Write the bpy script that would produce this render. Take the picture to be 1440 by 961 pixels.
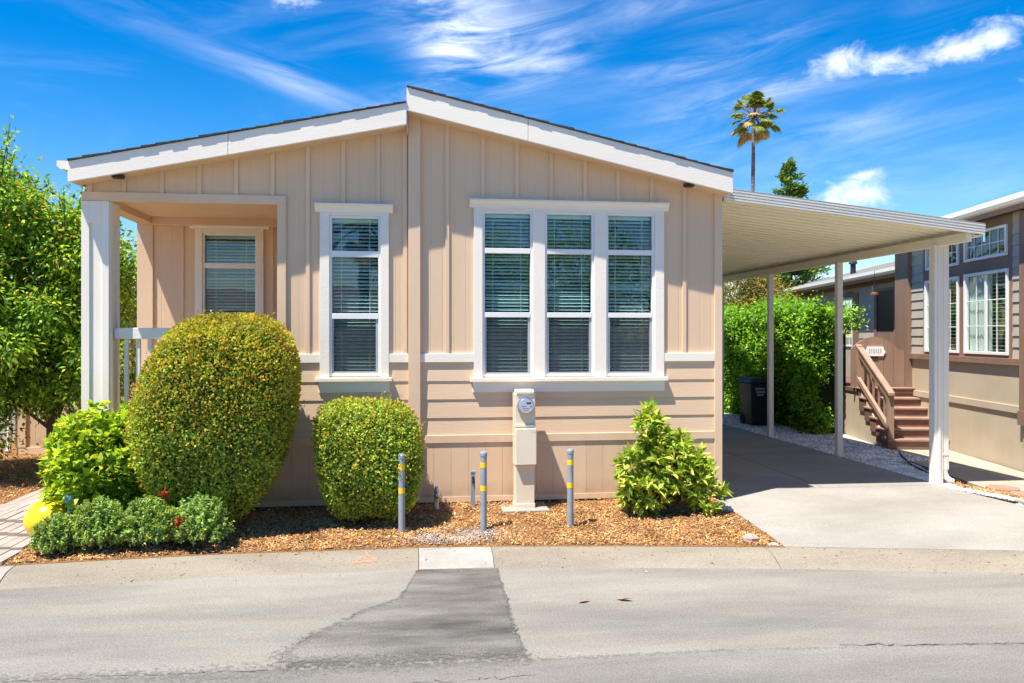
import bpy, math, random
import numpy as np
from mathutils import Vector, Matrix
R = math.radians
SC = bpy.context.scene
COL = SC.collection
for o in list(bpy.data.objects): bpy.data.objects.remove(o)

# ------------------------------------------------------------------ camera
cam = bpy.data.cameras.new("camera"); camo = bpy.data.objects.new("camera", cam); COL.objects.link(camo)
cam.sensor_width = 36; cam.sensor_fit = 'HORIZONTAL'; cam.lens = 36*1130/1440
cam.shift_y = -8.5/1440
cam.clip_start = 0.05; cam.clip_end = 3000
camo.location = (0, -9.34, 1.9); camo.rotation_euler = (R(90), 0, R(-7.4))
SC.camera = camo

# ------------------------------------------------------------------ light
SUN = Vector((-1.67, -1.0, 4.43)).normalized()
sun = bpy.data.lights.new("sun", 'SUN'); sun.energy = 3.25; sun.angle = R(0.5); sun.color = (1, .93, .81)
suno = bpy.data.objects.new("sun", sun); COL.objects.link(suno)
suno.rotation_euler = SUN.to_track_quat('Z', 'Y').to_euler(); suno.location = (-20, -12, 40)
SC.view_settings.view_transform = 'Standard'; SC.view_settings.look = 'None'
SC.view_settings.gamma = 1; SC.view_settings.use_curve_mapping = False
SC.view_settings.exposure = 1.63

W = bpy.data.worlds.new("World"); SC.world = W; W.use_nodes = True
def build_world():
    nt = W.node_tree; N = nt.nodes; L = nt.links; N.clear()
    out = N.new('ShaderNodeOutputWorld'); bg = N.new('ShaderNodeBackground'); bg.inputs['Strength'].default_value = 0.062
    L.new(bg.outputs[0], out.inputs[0])
    sky = N.new('ShaderNodeTexSky'); sky.sky_type = 'NISHITA'; sky.sun_disc = False
    sky.sun_elevation = math.asin(SUN.z); sky.sun_rotation = math.atan2(SUN.x, SUN.y)
    sky.air_density = 1.0; sky.dust_density = 0.2; sky.ozone_density = 2.0
    hs = N.new('ShaderNodeHueSaturation'); hs.inputs['Saturation'].default_value = 1.58; hs.inputs['Value'].default_value = 1.0
    hs.inputs['Hue'].default_value = .507
    L.new(sky.outputs[0], hs.inputs['Color'])
    def M(op, a, b=None, c=None):
        n = N.new('ShaderNodeMath'); n.operation = op
        for i, x in enumerate((a, b, c)):
            if x is None: continue
            if isinstance(x, (int, float)): n.inputs[i].default_value = x
            else: L.new(x, n.inputs[i])
        return n.outputs[0]
    tc = N.new('ShaderNodeTexCoord'); sp = N.new('ShaderNodeSeparateXYZ'); L.new(tc.outputs['Generated'], sp.inputs[0])
    az = M('MULTIPLY', M('ARCTAN2', sp.outputs[0], sp.outputs[1]), 180/math.pi)
    el = M('MULTIPLY', M('ARCSINE', sp.outputs[2]), 180/math.pi)
    def noise(sx, sy, ang, detail, rough, dist, off):
        a = R(ang); ca, sa = math.cos(a), math.sin(a)
        x = M('ADD', M('MULTIPLY', az, ca), M('MULTIPLY', el, sa)); y = M('SUBTRACT', M('MULTIPLY', el, ca), M('MULTIPLY', az, sa))
        c = N.new('ShaderNodeCombineXYZ'); L.new(M('MULTIPLY', x, sx), c.inputs[0]); L.new(M('MULTIPLY', y, sy), c.inputs[1]); c.inputs[2].default_value = off
        n = N.new('ShaderNodeTexNoise'); n.inputs['Scale'].default_value = 1; n.inputs['Detail'].default_value = detail
        n.inputs['Roughness'].default_value = rough; n.inputs['Distortion'].default_value = dist
        L.new(c.outputs[0], n.inputs['Vector']); return n.outputs[0]
    def ramp(x, a, b):
        n = N.new('ShaderNodeMapRange'); n.interpolation_type = 'SMOOTHSTEP'; L.new(x, n.inputs[0])
        n.inputs[1].default_value = a; n.inputs[2].default_value = b; return n.outputs[0]
    cir = ramp(noise(.10, .55, 8, 8, .62, .8, 3.1), .30, .92)
    cirl = ramp(noise(.08, .5, -14, 8, .6, .6, 9.4), .34, .75)
    cum = noise(.42, .6, 0, 9, .6, .35, 5.7)
    # (azimuth, elevation, half-width, half-height, tilt) in degrees
    def blob(a0, e0, sa, se, t):
        t = R(t); ct, st = math.cos(t), math.sin(t)
        da = M('SUBTRACT', az, a0); de = M('SUBTRACT', el, e0)
        x = M('MULTIPLY', M('ADD', M('MULTIPLY', da, ct), M('MULTIPLY', de, st)), 1/sa)
        y = M('MULTIPLY', M('SUBTRACT', M('MULTIPLY', de, ct), M('MULTIPLY', da, st)), 1/se)
        r2 = M('ADD', M('MULTIPLY', x, x), M('MULTIPLY', y, y))
        return M('POWER', 2.718, M('MULTIPLY', r2, -1))
    def total(lst):
        t = None
        for (k, *b) in lst:
            v = M('MULTIPLY', blob(*b), k); t = v if t is None else M('ADD', t, v)
        return t
    C1 = total([(1.3, 4.5, 21.6, 4.6, 1.9, -4), (1.35, 3.4, 19.6, 2.6, 1.3, 0), (.85, 8, 18.6, 4.2, 1.5, 10), (.5, 1.0, 16.4, 5, 1.2, 18),
                (.55, 21.5, 18.5, 6, 1.2, 10), (.6, 24.5, 16.2, 6, 1.0, 8), (.3, 29, 13.4, 7, .9, 4), (.2, 33, 9.5, 9, .9, -3), (.3, 18, 22, 9, 1.2, 5), (.2, 25, 12, 14, 3, 0)])
    C2 = total([(.07, -16, 19.5, 8, 1.0, -15), (.05, -22, 20.5, 5, 1.2, -15), (.35, -8, 17, 5, 1.0, -14)])
    C3 = total([(1.25, 29.4, 17.3, 2.6, 1.1, 24), (.8, 32.6, 17.0, 2.2, .7, -4), (1.2, 36.2, 17.2, 3.0, .95, 8), (.9, 38.6, 18.2, 1.5, 1.0, 20), (1.2, -7.5, 22.2, 1.8, .8, 16), (1.5, 30.2, 8.8, 2.2, 1.5, 0), (.6, 40, 15.0, 1.0, .8, 30),
                (.5, 31, 10.4, 1.1, .4, 10), (.45, -4.8, 22.3, .9, .5, 0), (.7, 5, 20.6, 2.6, 1.2, 0)])
    c3 = ramp(M('ADD', C3, M('MULTIPLY', M('SUBTRACT', cum, .5), 3.2)), .42, 1.9)
    c3 = M('MULTIPLY', c3, ramp(C3, .05, .45))
    # thin streaks everywhere else, as in the visible part of the sky
    wisp = M('MULTIPLY', ramp(noise(.05, .3, 7, 7, .6, .7, 21.0), .5, .9), .13)
    cov = M('MINIMUM', M('ADD', M('ADD', M('MULTIPLY', C1, cir), M('MULTIPLY', C2, cirl)), M('ADD', M('MULTIPLY', c3, .85), wisp)), .9)
    mix = N.new('ShaderNodeMix'); mix.data_type = 'RGBA'; L.new(cov, mix.inputs[0]); L.new(hs.outputs[0], mix.inputs[6]); mix.inputs[7].default_value = (7.6, 7.8, 8.4, 1)
    L.new(mix.outputs[2], bg.inputs[0])
build_world()

# ------------------------------------------------------------------ materials
MAT = {}
def nodes_of(name):
    m = bpy.data.materials.new(name); m.use_nodes = True; MAT[name] = m
    nt = m.node_tree; return m, nt, nt.nodes, nt.links, nt.nodes['Principled BSDF']
def rgb(c): return (c[0], c[1], c[2], 1)
def mk(name, c, c2=None, rough=.6, spec=.3, vs=3., vlo=.4, vhi=.6, stretch=(1,1,1), bump=.0, bs=40., bdist=.01, speck=None, island=0., objrand=0., metal=0., detail=6, bstretch=None):
    """painted / mineral surface: two colours blended by noise in place coordinates, fine relief, optional specks"""
    m, nt, N, L, P = nodes_of(name)
    geo = N.new('ShaderNodeNewGeometry')
    mp = N.new('ShaderNodeMapping'); mp.inputs['Scale'].default_value = stretch; L.new(geo.outputs['Position'], mp.inputs[0])
    nz = N.new('ShaderNodeTexNoise'); nz.inputs['Scale'].default_value = vs; nz.inputs['Detail'].default_value = detail; nz.inputs['Roughness'].default_value = .62; L.new(mp.outputs[0], nz.inputs['Vector'])
    rm = N.new('ShaderNodeMapRange'); rm.inputs[1].default_value = vlo; rm.inputs[2].default_value = vhi; L.new(nz.outputs[0], rm.inputs[0])
    mx = N.new('ShaderNodeMix'); mx.data_type = 'RGBA'; L.new(rm.outputs[0], mx.inputs[0])
    mx.inputs[6].default_value = rgb(c); mx.inputs[7].default_value = rgb(c2 or [x*.9 for x in c]); col = mx.outputs[2]
    if speck:
        sc, sh, sa, sb = speck
        n2 = N.new('ShaderNodeTexNoise'); n2.inputs['Scale'].default_value = sc; n2.inputs['Detail'].default_value = 3; L.new(geo.outputs['Position'], n2.inputs['Vector'])
        r2 = N.new('ShaderNodeMapRange'); r2.inputs[1].default_value = .38; r2.inputs[2].default_value = .64; r2.inputs[3].default_value = sa; r2.inputs[4].default_value = sb; L.new(n2.outputs[0], r2.inputs[0])
        m2 = N.new('ShaderNodeVectorMath'); m2.operation = 'SCALE'; L.new(col, m2.inputs[0]); L.new(r2.outputs[0], m2.inputs['Scale']); col = m2.outputs[0]
    for amt, src in ((island, 'island'), (objrand, 'obj')):
        if amt:
            s = geo.outputs['Random Per Island'] if src == 'island' else N.new('ShaderNodeObjectInfo').outputs['Random']
            r3 = N.new('ShaderNodeMapRange'); r3.inputs[3].default_value = 1-amt; r3.inputs[4].default_value = 1+amt; L.new(s, r3.inputs[0])
            m3 = N.new('ShaderNodeVectorMath'); m3.operation = 'SCALE'; L.new(col, m3.inputs[0]); L.new(r3.outputs[0], m3.inputs['Scale']); col = m3.outputs[0]
    L.new(col, P.inputs['Base Color']); P.inputs['Roughness'].default_value = rough; P.inputs['Specular IOR Level'].default_value = spec; P.inputs['Metallic'].default_value = metal
    if bump:
        mb = N.new('ShaderNodeMapping'); mb.inputs['Scale'].default_value = bstretch or stretch; L.new(geo.outputs['Position'], mb.inputs[0])
        nb = N.new('ShaderNodeTexNoise'); nb.inputs['Scale'].default_value = bs; nb.inputs['Detail'].default_value = 5; L.new(mb.outputs[0], nb.inputs['Vector'])
        bp = N.new('ShaderNodeBump'); bp.inputs['Strength'].default_value = bump; bp.inputs['Distance'].default_value = bdist; L.new(nb.outputs[0], bp.inputs['Height']); L.new(bp.outputs[0], P.inputs['Normal'])
    return m
def leafmat(name, cols, trans=.35, rough=.55, spec=.25):
    m, nt, N, L, P = nodes_of(name)
    geo = N.new('ShaderNodeNewGeometry'); cr = N.new('ShaderNodeValToRGB'); L.new(geo.outputs['Random Per Island'], cr.inputs[0])
    e = cr.color_ramp.elements
    while len(e) < len(cols): e.new(.5)
    for i, c in enumerate(cols): e[i].position = i/(len(cols)-1); e[i].color = rgb(c)
    nz = N.new('ShaderNodeTexNoise'); nz.inputs['Scale'].default_value = 4.5; nz.inputs['Detail'].default_value = 3; L.new(geo.outputs['Position'], nz.inputs['Vector'])
    rg = N.new('ShaderNodeMapRange'); rg.inputs[1].default_value = .32; rg.inputs[2].default_value = .68; rg.inputs[3].default_value = .78; rg.inputs[4].default_value = 1.35; L.new(nz.outputs[0], rg.inputs[0])
    vm = N.new('ShaderNodeVectorMath'); vm.operation = 'SCALE'; L.new(cr.outputs[0], vm.inputs[0]); L.new(rg.outputs[0], vm.inputs['Scale'])
    L.new(vm.outputs[0], P.inputs['Base Color']); P.inputs['Roughness'].default_value = rough; P.inputs['Specular IOR Level'].default_value = spec
    tr = N.new('ShaderNodeBsdfTranslucent'); sc = N.new('ShaderNodeVectorMath'); sc.operation = 'MULTIPLY'; sc.inputs[1].default_value = (1.25, 1.2, .5)
    L.new(vm.outputs[0], sc.inputs[0]); L.new(sc.outputs[0], tr.inputs[0])
    mx = N.new('ShaderNodeMixShader'); mx.inputs[0].default_value = trans; L.new(P.outputs[0], mx.inputs[1]); L.new(tr.outputs[0], mx.inputs[2])
    L.new(mx.outputs[0], N['Material Output'].inputs[0]); return m
def glassmat(name, tint, refl, ior=1.6):
    m, nt, N, L, P = nodes_of(name); N.remove(P)
    t = N.new('ShaderNodeBsdfTransparent'); t.inputs[0].default_value = rgb(tint); g = N.new('ShaderNodeBsdfGlossy'); g.inputs['Roughness'].default_value = .01; g.inputs[0].default_value = rgb((.92,.97,1))
    f = N.new('ShaderNodeFresnel'); f.inputs[0].default_value = ior; a = N.new('ShaderNodeMath'); a.operation = 'ADD'; a.use_clamp = True; L.new(f.outputs[0], a.inputs[0]); a.inputs[1].default_value = refl
    gb = N.new('ShaderNodeNewGeometry'); inv = N.new('ShaderNodeMath'); inv.operation = 'SUBTRACT'; inv.inputs[0].default_value = 1; L.new(gb.outputs['Backfacing'], inv.inputs[1])   # one reflection per pane
    fm = N.new('ShaderNodeMath'); fm.operation = 'MULTIPLY'; L.new(a.outputs[0], fm.inputs[0]); L.new(inv.outputs[0], fm.inputs[1]); a = fm
    nz = N.new('ShaderNodeTexNoise'); nz.inputs['Scale'].default_value = 2.2; nz.inputs['Detail'].default_value = 1
    geo = N.new('ShaderNodeNewGeometry'); L.new(geo.outputs['Position'], nz.inputs['Vector'])
    bp = N.new('ShaderNodeBump'); bp.inputs['Strength'].default_value = .06; bp.inputs['Distance'].default_value = .03; L.new(nz.outputs[0], bp.inputs['Height']); L.new(bp.outputs[0], g.inputs['Normal'])
    mx = N.new('ShaderNodeMixShader'); L.new(a.outputs[0], mx.inputs[0]); L.new(t.outputs[0], mx.inputs[1]); L.new(g.outputs[0], mx.inputs[2]); L.new(mx.outputs[0], N['Material Output'].inputs[0]); return m
def screenmat(name, c, fac):
    m, nt, N, L, P = nodes_of(name)
    P.inputs['Base Color'].default_value = rgb(c); P.inputs['Roughness'].default_value = .7
    t = N.new('ShaderNodeBsdfTransparent'); mx = N.new('ShaderNodeMixShader'); mx.inputs[0].default_value = fac
    L.new(t.outputs[0], mx.inputs[1]); L.new(P.outputs[0], mx.inputs[2]); L.new(mx.outputs[0], N['Material Output'].inputs[0]); return m
def sidingmat(name, c, c2, gro=.55):
    """painted panel siding: faint vertical grooves every 0.1 m, wood grain relief along z"""
    m = mk(name, c, c2, rough=.62, spec=.25, vs=1.3, vlo=.3, vhi=.7, bump=.35, bs=55, bdist=.004, stretch=(1,1,.35), bstretch=(1.6,1.6,.07), objrand=.035)
    nt = m.node_tree; N = nt.nodes; L = nt.links; P = N['Principled BSDF']
    geo = N.new('ShaderNodeNewGeometry'); sp = N.new('ShaderNodeSeparateXYZ'); L.new(geo.outputs['Position'], sp.inputs[0])
    a = N.new('ShaderNodeMath'); a.operation = 'PINGPONG'; a.inputs[1].default_value = .0675; L.new(sp.outputs[0], a.inputs[0])
    r = N.new('ShaderNodeMapRange'); r.interpolation_type = 'SMOOTHSTEP'; r.inputs[1].default_value = .0; r.inputs[2].default_value = .006; L.new(a.outputs[0], r.inputs[0])
    old = P.inputs['Normal'].links[0].from_node
    b = N.new('ShaderNodeBump'); b.inputs['Strength'].default_value = gro; b.inputs['Distance'].default_value = .004; L.new(r.outputs[0], b.inputs['Height']); L.new(old.outputs[0], b.inputs['Normal']); L.new(b.outputs[0], P.inputs['Normal'])
    q = N.new('ShaderNodeMath'); q.operation = 'MULTIPLY_ADD'; q.inputs[1].default_value = -4; q.inputs[2].default_value = .9; L.new(sp.outputs[2], q.inputs[0])
    nd = N.new('ShaderNodeTexNoise'); nd.inputs['Scale'].default_value = 7; nd.inputs['Detail'].default_value = 7; L.new(geo.outputs['Position'], nd.inputs['Vector'])
    d = N.new('ShaderNodeMath'); d.operation = 'MULTIPLY'; d.use_clamp = True; L.new(q.outputs[0], d.inputs[0]); L.new(nd.outputs[0], d.inputs[1])
    src = P.inputs['Base Color'].links[0].from_socket; mxd = N.new('ShaderNodeMix'); mxd.data_type = 'RGBA'; L.new(d.outputs[0], mxd.inputs[0]); L.new(src, mxd.inputs[6]); mxd.inputs[7].default_value = (.30,.20,.13,1); L.new(mxd.outputs[2], P.inputs['Base Color'])
    return m

TAN = (.745, .545, .375); TAN2 = (.70, .50, .335)
sidingmat('tan_panel', TAN, TAN2); sidingmat('tan_skirt', TAN, TAN2, 0.)
mk('tan_board', TAN, TAN2, rough=.6, vs=2., vlo=.3, vhi=.7, bump=.4, bs=50, bdist=.004, stretch=(.2,1,1), bstretch=(.08,1.6,2.0), objrand=.03)
mk('tan_trim', (.76,.56,.39), (.715,.515,.35), rough=.55, vs=2, bump=.25, bs=60, bdist=.003, stretch=(1,1,.2), objrand=.02)
mk('white_trim', (.88,.81,.715), (.83,.76,.665), rough=.5, vs=2.5, vlo=.35, vhi=.7, bump=.35, bs=70, bdist=.004, stretch=(.25,1,1), objrand=.015)
mk('white_post', (.88,.82,.735), (.83,.77,.68), rough=.5, vs=2.5, bump=.2, bs=70, bdist=.003, stretch=(1,1,.3))
mk('vinyl', (.82,.82,.81), (.78,.78,.77), rough=.35, spec=.45, vs=4)
mk('grey_sash', (.42,.44,.46), (.38,.40,.42), rough=.4, vs=4)
mk('slat', (.88,.88,.85), (.84,.84,.80), rough=.5, vs=5, objrand=.08)
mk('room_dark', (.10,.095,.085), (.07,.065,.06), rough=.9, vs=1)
glassmat('glass', (.80,.92,.92), .05, 1.5)
glassmat('neighbour_glass', (.86,.92,.89), .03, 1.55)
screenmat('insect_screen', (.07,.075,.08), .22)
mk('shingle', (.055,.052,.05), (.035,.034,.034), rough=.9, vs=20, bump=.5, bs=150, bdist=.006, objrand=.25)
mk('grey_shingle', (.22,.20,.185), (.15,.14,.13), rough=.9, vs=9, bump=.5, bs=150, bdist=.006)
mk('aluminium_white', (.83,.81,.76), (.78,.755,.70), rough=.38, spec=.5, vs=1.5, vlo=.35, vhi=.7, stretch=(.3,1,1))
mk('carport_pan', (.92,.88,.70), (.89,.85,.67), rough=.45, spec=.4, vs=.8, stretch=(.3,1,1), objrand=.02)
mk('asphalt', (0.285,0.270,0.239), (0.183,0.173,0.158), rough=.92, spec=.15, vs=.8, vlo=.38, vhi=.66, stretch=(.4,1.5,1), bump=.9, bs=80, bdist=.01, speck=(85, 1, .80, 1.16), detail=12)
mk('asphalt_patch', (0.082,0.077,0.072), (0.249,0.237,0.213), rough=.9, spec=.18, vs=1.3, vlo=.40, vhi=.66, stretch=(.45,1.7,1), bump=1., bs=80, bdist=.012, speck=(120, 1, .5, 1.4), detail=12)
mk('asphalt_strip', (0.148,0.142,0.132), (0.249,0.235,0.213), rough=.92, spec=.15, vs=.8, vlo=.38, vhi=.68, stretch=(.35,1.3,1), bump=.9, bs=80, bdist=.01, speck=(85, 1, .80, 1.16), detail=12)
mk('kerb_concrete', (0.295,0.259,0.205), (0.214,0.187,0.150), rough=.9, spec=.2, vs=1.6, vlo=.33, vhi=.7, stretch=(.5,1.4,1), bump=.8, bs=80, bdist=.008, speck=(90, 1, .84, 1.12), detail=10)
mk('kerb_new', (0.339,0.326,0.298), (0.281,0.268,0.242), rough=.85, vs=3, bump=.4, bs=90, bdist=.004, speck=(120, 1, .92, 1.06), detail=8)
mk('drive_concrete', (0.342,0.325,0.299), (0.256,0.241,0.219), rough=.85, spec=.25, vs=.9, vlo=.36, vhi=.66, bump=.4, bs=100, bdist=.005, speck=(70, 1, .88, 1.1), detail=12, stretch=(.6,1,1))
mk('paver', (.40,.33,.285), (.33,.275,.24), rough=.9, vs=5, bump=.5, bs=120, bdist=.005, objrand=.1, speck=(140, 1, .85, 1.12))
mk('slab', (.42,.355,.28), (.36,.31,.25), rough=.9, vs=2, bump=.4, bs=80, bdist=.005, objrand=.08, speck=(140, 1, .88, 1.1))
mk('red_flag', (.40,.22,.17), (.30,.17,.13), rough=.9, vs=4, bump=.5, bs=60, bdist=.006)
mk('mulch_soil', (0.323,0.171,0.071), (0.152,0.081,0.038), rough=1, spec=.1, vs=30, vlo=.35, vhi=.65, bump=1, bs=50, bdist=.02)
leafmat('mulch_chip', [(.14,.07,.035),(.58,.29,.095),(.70,.39,.15),(.76,.52,.27),(.38,.18,.07),(.62,.32,.11),(.46,.37,.27)], trans=0, rough=.9, spec=.15)
leafmat('pebble', [(.70,.69,.66),(.86,.85,.83),(.80,.78,.75),(.88,.87,.86),(.55,.53,.5)], trans=0, rough=.7, spec=.3)
leafmat('grey_pebble', [(.22,.22,.23),(.34,.34,.34),(.45,.44,.43),(.28,.27,.26)], trans=0, rough=.8)
mk('gravel_base', (.55,.54,.51), (.36,.35,.33), rough=1, vs=40, bump=1, bs=60)
mk('ground_dirt', (.23,.19,.14), (.17,.14,.10), rough=1, vs=.6)
mk('pedestal', (.76,.67,.51), (.71,.62,.47), rough=.45, spec=.4, vs=3, vlo=.35, vhi=.7)
mk('pedestal_door', (.80,.72,.57), (.76,.68,.53), rough=.42, spec=.45, vs=3)
mk('meter_face', (.55,.58,.62), (.5,.53,.57), rough=.3, spec=.5)
glassmat('meter_glass', (.93,.95,.97), .03, 1.45)
mk('ink', (.03,.03,.035), rough=.5)
mk('tar', (0.090,0.087,0.078), (0.195,0.188,0.173), rough=.9, vs=14)
mk('chrome', (.6,.61,.62), rough=.3, metal=.9)
mk('bollard_grey', (.29,.335,.365), (.24,.28,.31), rough=.5, spec=.4, vs=9, vlo=.35, vhi=.7, bump=.15, bs=90, bdist=.003)
mk('yellow_tape', (.85,.60,.03), (.80,.53,.02), rough=.5, vs=12)
mk('pvc_white', (.75,.74,.71), (.66,.65,.61), rough=.4)
mk('yellow_ball', (.88,.62,.012), (.86,.59,.012), rough=.22, spec=.5, vs=2)
mk('blue_glaze', (.10,.35,.60), (.3,.5,.62), rough=.3)
mk('stone_pink', (.50,.38,.31), (.38,.29,.25), rough=.9, vs=9, bump=1, bs=25, bdist=.02)
mk('stone_white', (.62,.60,.57), (.5,.48,.45), rough=.9, vs=9, bump=1, bs=25, bdist=.02)
mk('paint_orange', (.75,.20,.11), (.55,.24,.16), rough=.8, vs=30)
mk('brown_trim', (0.247,0.155,0.113), (0.213,0.132,0.095), rough=.6, vs=3, bump=.3, bs=60, bdist=.003, stretch=(1,1,.2), objrand=.05)
mk('brown_wood', (0.330,0.215,0.154), (0.275,0.176,0.123), rough=.65, vs=3, vlo=.35, vhi=.65, bump=.3, bs=60, bdist=.003, stretch=(1,1,.2), objrand=.08)
mk('rail_top_wood', (.36,.255,.19), (.30,.21,.155), rough=.6, vs=4, bump=.3, bs=50)
mk('step_wood', (.215,.115,.088), (.17,.09,.068), rough=.6, vs=4, objrand=.08, bump=.2, bs=50)
mk('tread_wood', (.34,.225,.18), (.28,.18,.14), rough=.6, vs=4, objrand=.08, bump=.2, bs=50)
mk('grey_siding', (0.443,0.395,0.330), (0.389,0.348,0.289), rough=.6, vs=2, bump=.35, bs=50, bdist=.004, bstretch=(.3,.1,2), objrand=.04)
mk('neighbour_skirt', (0.508,0.427,0.319), (0.464,0.389,0.286), rough=.65, vs=1.5, bump=.4, bs=40, bdist=.006, bstretch=(1.5,1.5,.06))
mk('curtain', (.85,.85,.85), (.78,.78,.78), rough=.8, vs=8, stretch=(3,3,.1))
mk('door_dark', (.022,.02,.021), (.03,.028,.028), rough=.45)
mk('bin_plastic', (.035,.038,.045), (.028,.03,.036), rough=.5, vs=5)
mk('white_print', (.62,.62,.6), rough=.6)
mk('rubber', (.015,.015,.016), rough=.7)
mk('copper', (.45,.17,.09), rough=.3, metal=.6)
mk('bark', (.17,.125,.09), (.10,.075,.055), rough=.95, vs=12, stretch=(1,1,.25), bump=1, bs=40, bdist=.01)
mk('palm_bark', (.22,.20,.19), (.14,.125,.12), rough=.95, vs=3, stretch=(.3,.3,2.5), bump=1, bs=8, bdist=.06)
mk('pale_wall', (.5,.52,.55), (.44,.46,.5), rough=.7)
leafmat('box_leaf', [(0.074,0.123,0.027),(0.184,0.292,0.041),(0.305,0.429,0.062),(0.427,0.548,0.069),(0.651,0.652,0.086)])
leafmat('box_tip', [(0.531,0.273,0.053),(0.483,0.378,0.042),(0.386,0.42,0.037),(0.328,0.42,0.042),(0.541,0.357,0.074)])
leafmat('bright_leaf', [(0.105,0.208,0.02),(0.23,0.38,0.031),(0.355,0.517,0.037),(0.543,0.655,0.051),(0.626,0.621,0.051)], trans=.4)
leafmat('pitt_leaf', [(0.103,0.205,0.027),(0.209,0.34,0.039),(0.348,0.488,0.059),(0.51,0.585,0.088),(0.694,0.683,0.136)], trans=.35, rough=.35)
leafmat('low_leaf', [(0.112,0.226,0.075),(0.209,0.359,0.118),(0.307,0.477,0.159),(0.446,0.61,0.2),(0.612,0.7,0.159)])
leafmat('low_tip', [(.20,.30,.03),(.28,.34,.04),(.24,.33,.05)])
leafmat('red_leaf', [(.35,.045,.02),(.28,.06,.02),(.42,.10,.03)])
leafmat('tree_leaf', [(0.065,0.153,0.026),(0.128,0.267,0.036),(0.229,0.422,0.046),(0.357,0.561,0.051),(0.587,0.7,0.055)], trans=.4)
leafmat('tree_tip', [(.30,.30,.03),(.45,.30,.035),(.48,.22,.04),(.26,.32,.03)], trans=.4)
leafmat('hedge_leaf', [(0.051,0.135,0.018),(0.119,0.27,0.024),(0.186,0.389,0.03),(0.27,0.506,0.037),(0.405,0.641,0.051)], trans=.4, rough=.35)
leafmat('photinia_leaf', [(.07,.13,.02),(.14,.20,.03),(.24,.24,.035),(.34,.17,.06),(.30,.26,.06)], trans=.35)
leafmat('conifer_leaf', [(0.046,0.126,0.046),(0.09,0.198,0.054),(0.162,0.288,0.054),(0.288,0.342,0.054)], trans=.2)
leafmat('palm_leaf', [(0.065,0.143,0.026),(0.13,0.208,0.029),(0.221,0.26,0.033),(0.39,0.338,0.039)], trans=.3)
leafmat('palm_dead', [(.40,.30,.07),(.48,.36,.12),(.34,.22,.07),(.25,.24,.05)], trans=.2)
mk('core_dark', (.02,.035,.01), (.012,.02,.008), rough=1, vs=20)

# ------------------------------------------------------------------ mesh helpers
class MB:
    def __init__(s): s.v = []; s.f = []
    def poly(s, pts, f):
        b = len(s.v); s.v += [tuple(p) for p in pts]; s.f += [tuple(b+i for i in q) for q in f]; return s
    def box(s, x0, x1, y0, y1, z0, z1, T=None):
        p = [(x0,y0,z0),(x1,y0,z0),(x1,y1,z0),(x0,y1,z0),(x0,y0,z1),(x1,y0,z1),(x1,y1,z1),(x0,y1,z1)]
        if T is not None: p = [T @ Vector(q) for q in p]
        return s.poly(p, [(0,3,2,1),(4,5,6,7),(0,1,5,4),(1,2,6,5),(2,3,7,6),(3,0,4,7)])
    def prism(s, a, b):
        """two matching rings a, b closed at both ends"""
        n = len(a); f = [tuple(range(n))[::-1], tuple(range(n, 2*n))] + [(i, (i+1) % n, n+(i+1) % n, n+i) for i in range(n)]
        return s.poly(list(a)+list(b), f)
    def extr(s, ring, axis, t0, t1):
        """ring of 2-D points extruded along axis 0/1/2; the 2-D axes are the two others in order"""
        def pt(p, t):
            q = list(p); q.insert(axis, t); return tuple(q)
        return s.prism([pt(p, t0) for p in ring], [pt(p, t1) for p in ring])
    def tube(s, path, r, n=8, cap=True):
        path = [Vector(p) for p in path]; rs = r if hasattr(r, '__len__') else [r]*len(path); b = len(s.v); k = len(path)
        for i, p in enumerate(path):
            d = (path[min(i+1, k-1)] - path[max(i-1, 0)]).normalized(); a = d.cross(Vector((0,0,1)) if abs(d.z) < .9 else Vector((1,0,0))).normalized(); c = d.cross(a)
            for j in range(n):
                t = 2*math.pi*j/n; s.v.append(tuple(p + (a*math.cos(t)+c*math.sin(t))*rs[i]))
        for i in range(k-1):
            for j in range(n): s.f.append((b+i*n+j, b+i*n+(j+1) % n, b+(i+1)*n+(j+1) % n, b+(i+1)*n+j))
        if cap: s.f.append(tuple(b+j for j in range(n))[::-1]); s.f.append(tuple(b+(k-1)*n+j for j in range(n)))
        return s
    def lathe(s, prof, c, n=20, axis='z'):
        b = len(s.v); k = len(prof)
        for (r, h) in prof:
            for j in range(n):
                t = 2*math.pi*j/n
                p = (r*math.cos(t), r*math.sin(t), h) if axis == 'z' else (r*math.cos(t), -h, r*math.sin(t))
                s.v.append((c[0]+p[0], c[1]+p[1], c[2]+p[2]))
        for i in range(k-1):
            for j in range(n): s.f.append((b+i*n+j, b+i*n+(j+1) % n, b+(i+1)*n+(j+1) % n, b+(i+1)*n+j))
        s.f.append(tuple(b+j for j in range(n))[::-1]); s.f.append(tuple(b+(k-1)*n+j for j in range(n)))
        return s
def fast_mesh(name, V, F):
    """V (n,3) array, F (m,k) int array"""
    me = bpy.data.meshes.new(name); V = np.asarray(V, np.float32); F = np.asarray(F, np.int32); m, k = F.shape
    me.vertices.add(len(V)); me.vertices.foreach_set('co', V.ravel()); me.loops.add(m*k); me.loops.foreach_set('vertex_index', F.ravel())
    me.polygons.add(m); me.polygons.foreach_set('loop_start', np.arange(0, m*k, k, dtype=np.int32)); me.update(calc_edges=True); return me
ABS = {}
def tag(o, label=None, cat=None, group=None, kind=None):
    for k, v in (('label', label), ('category', cat), ('group', group), ('kind', kind)):
        if v: o[k] = v
    return o
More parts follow.
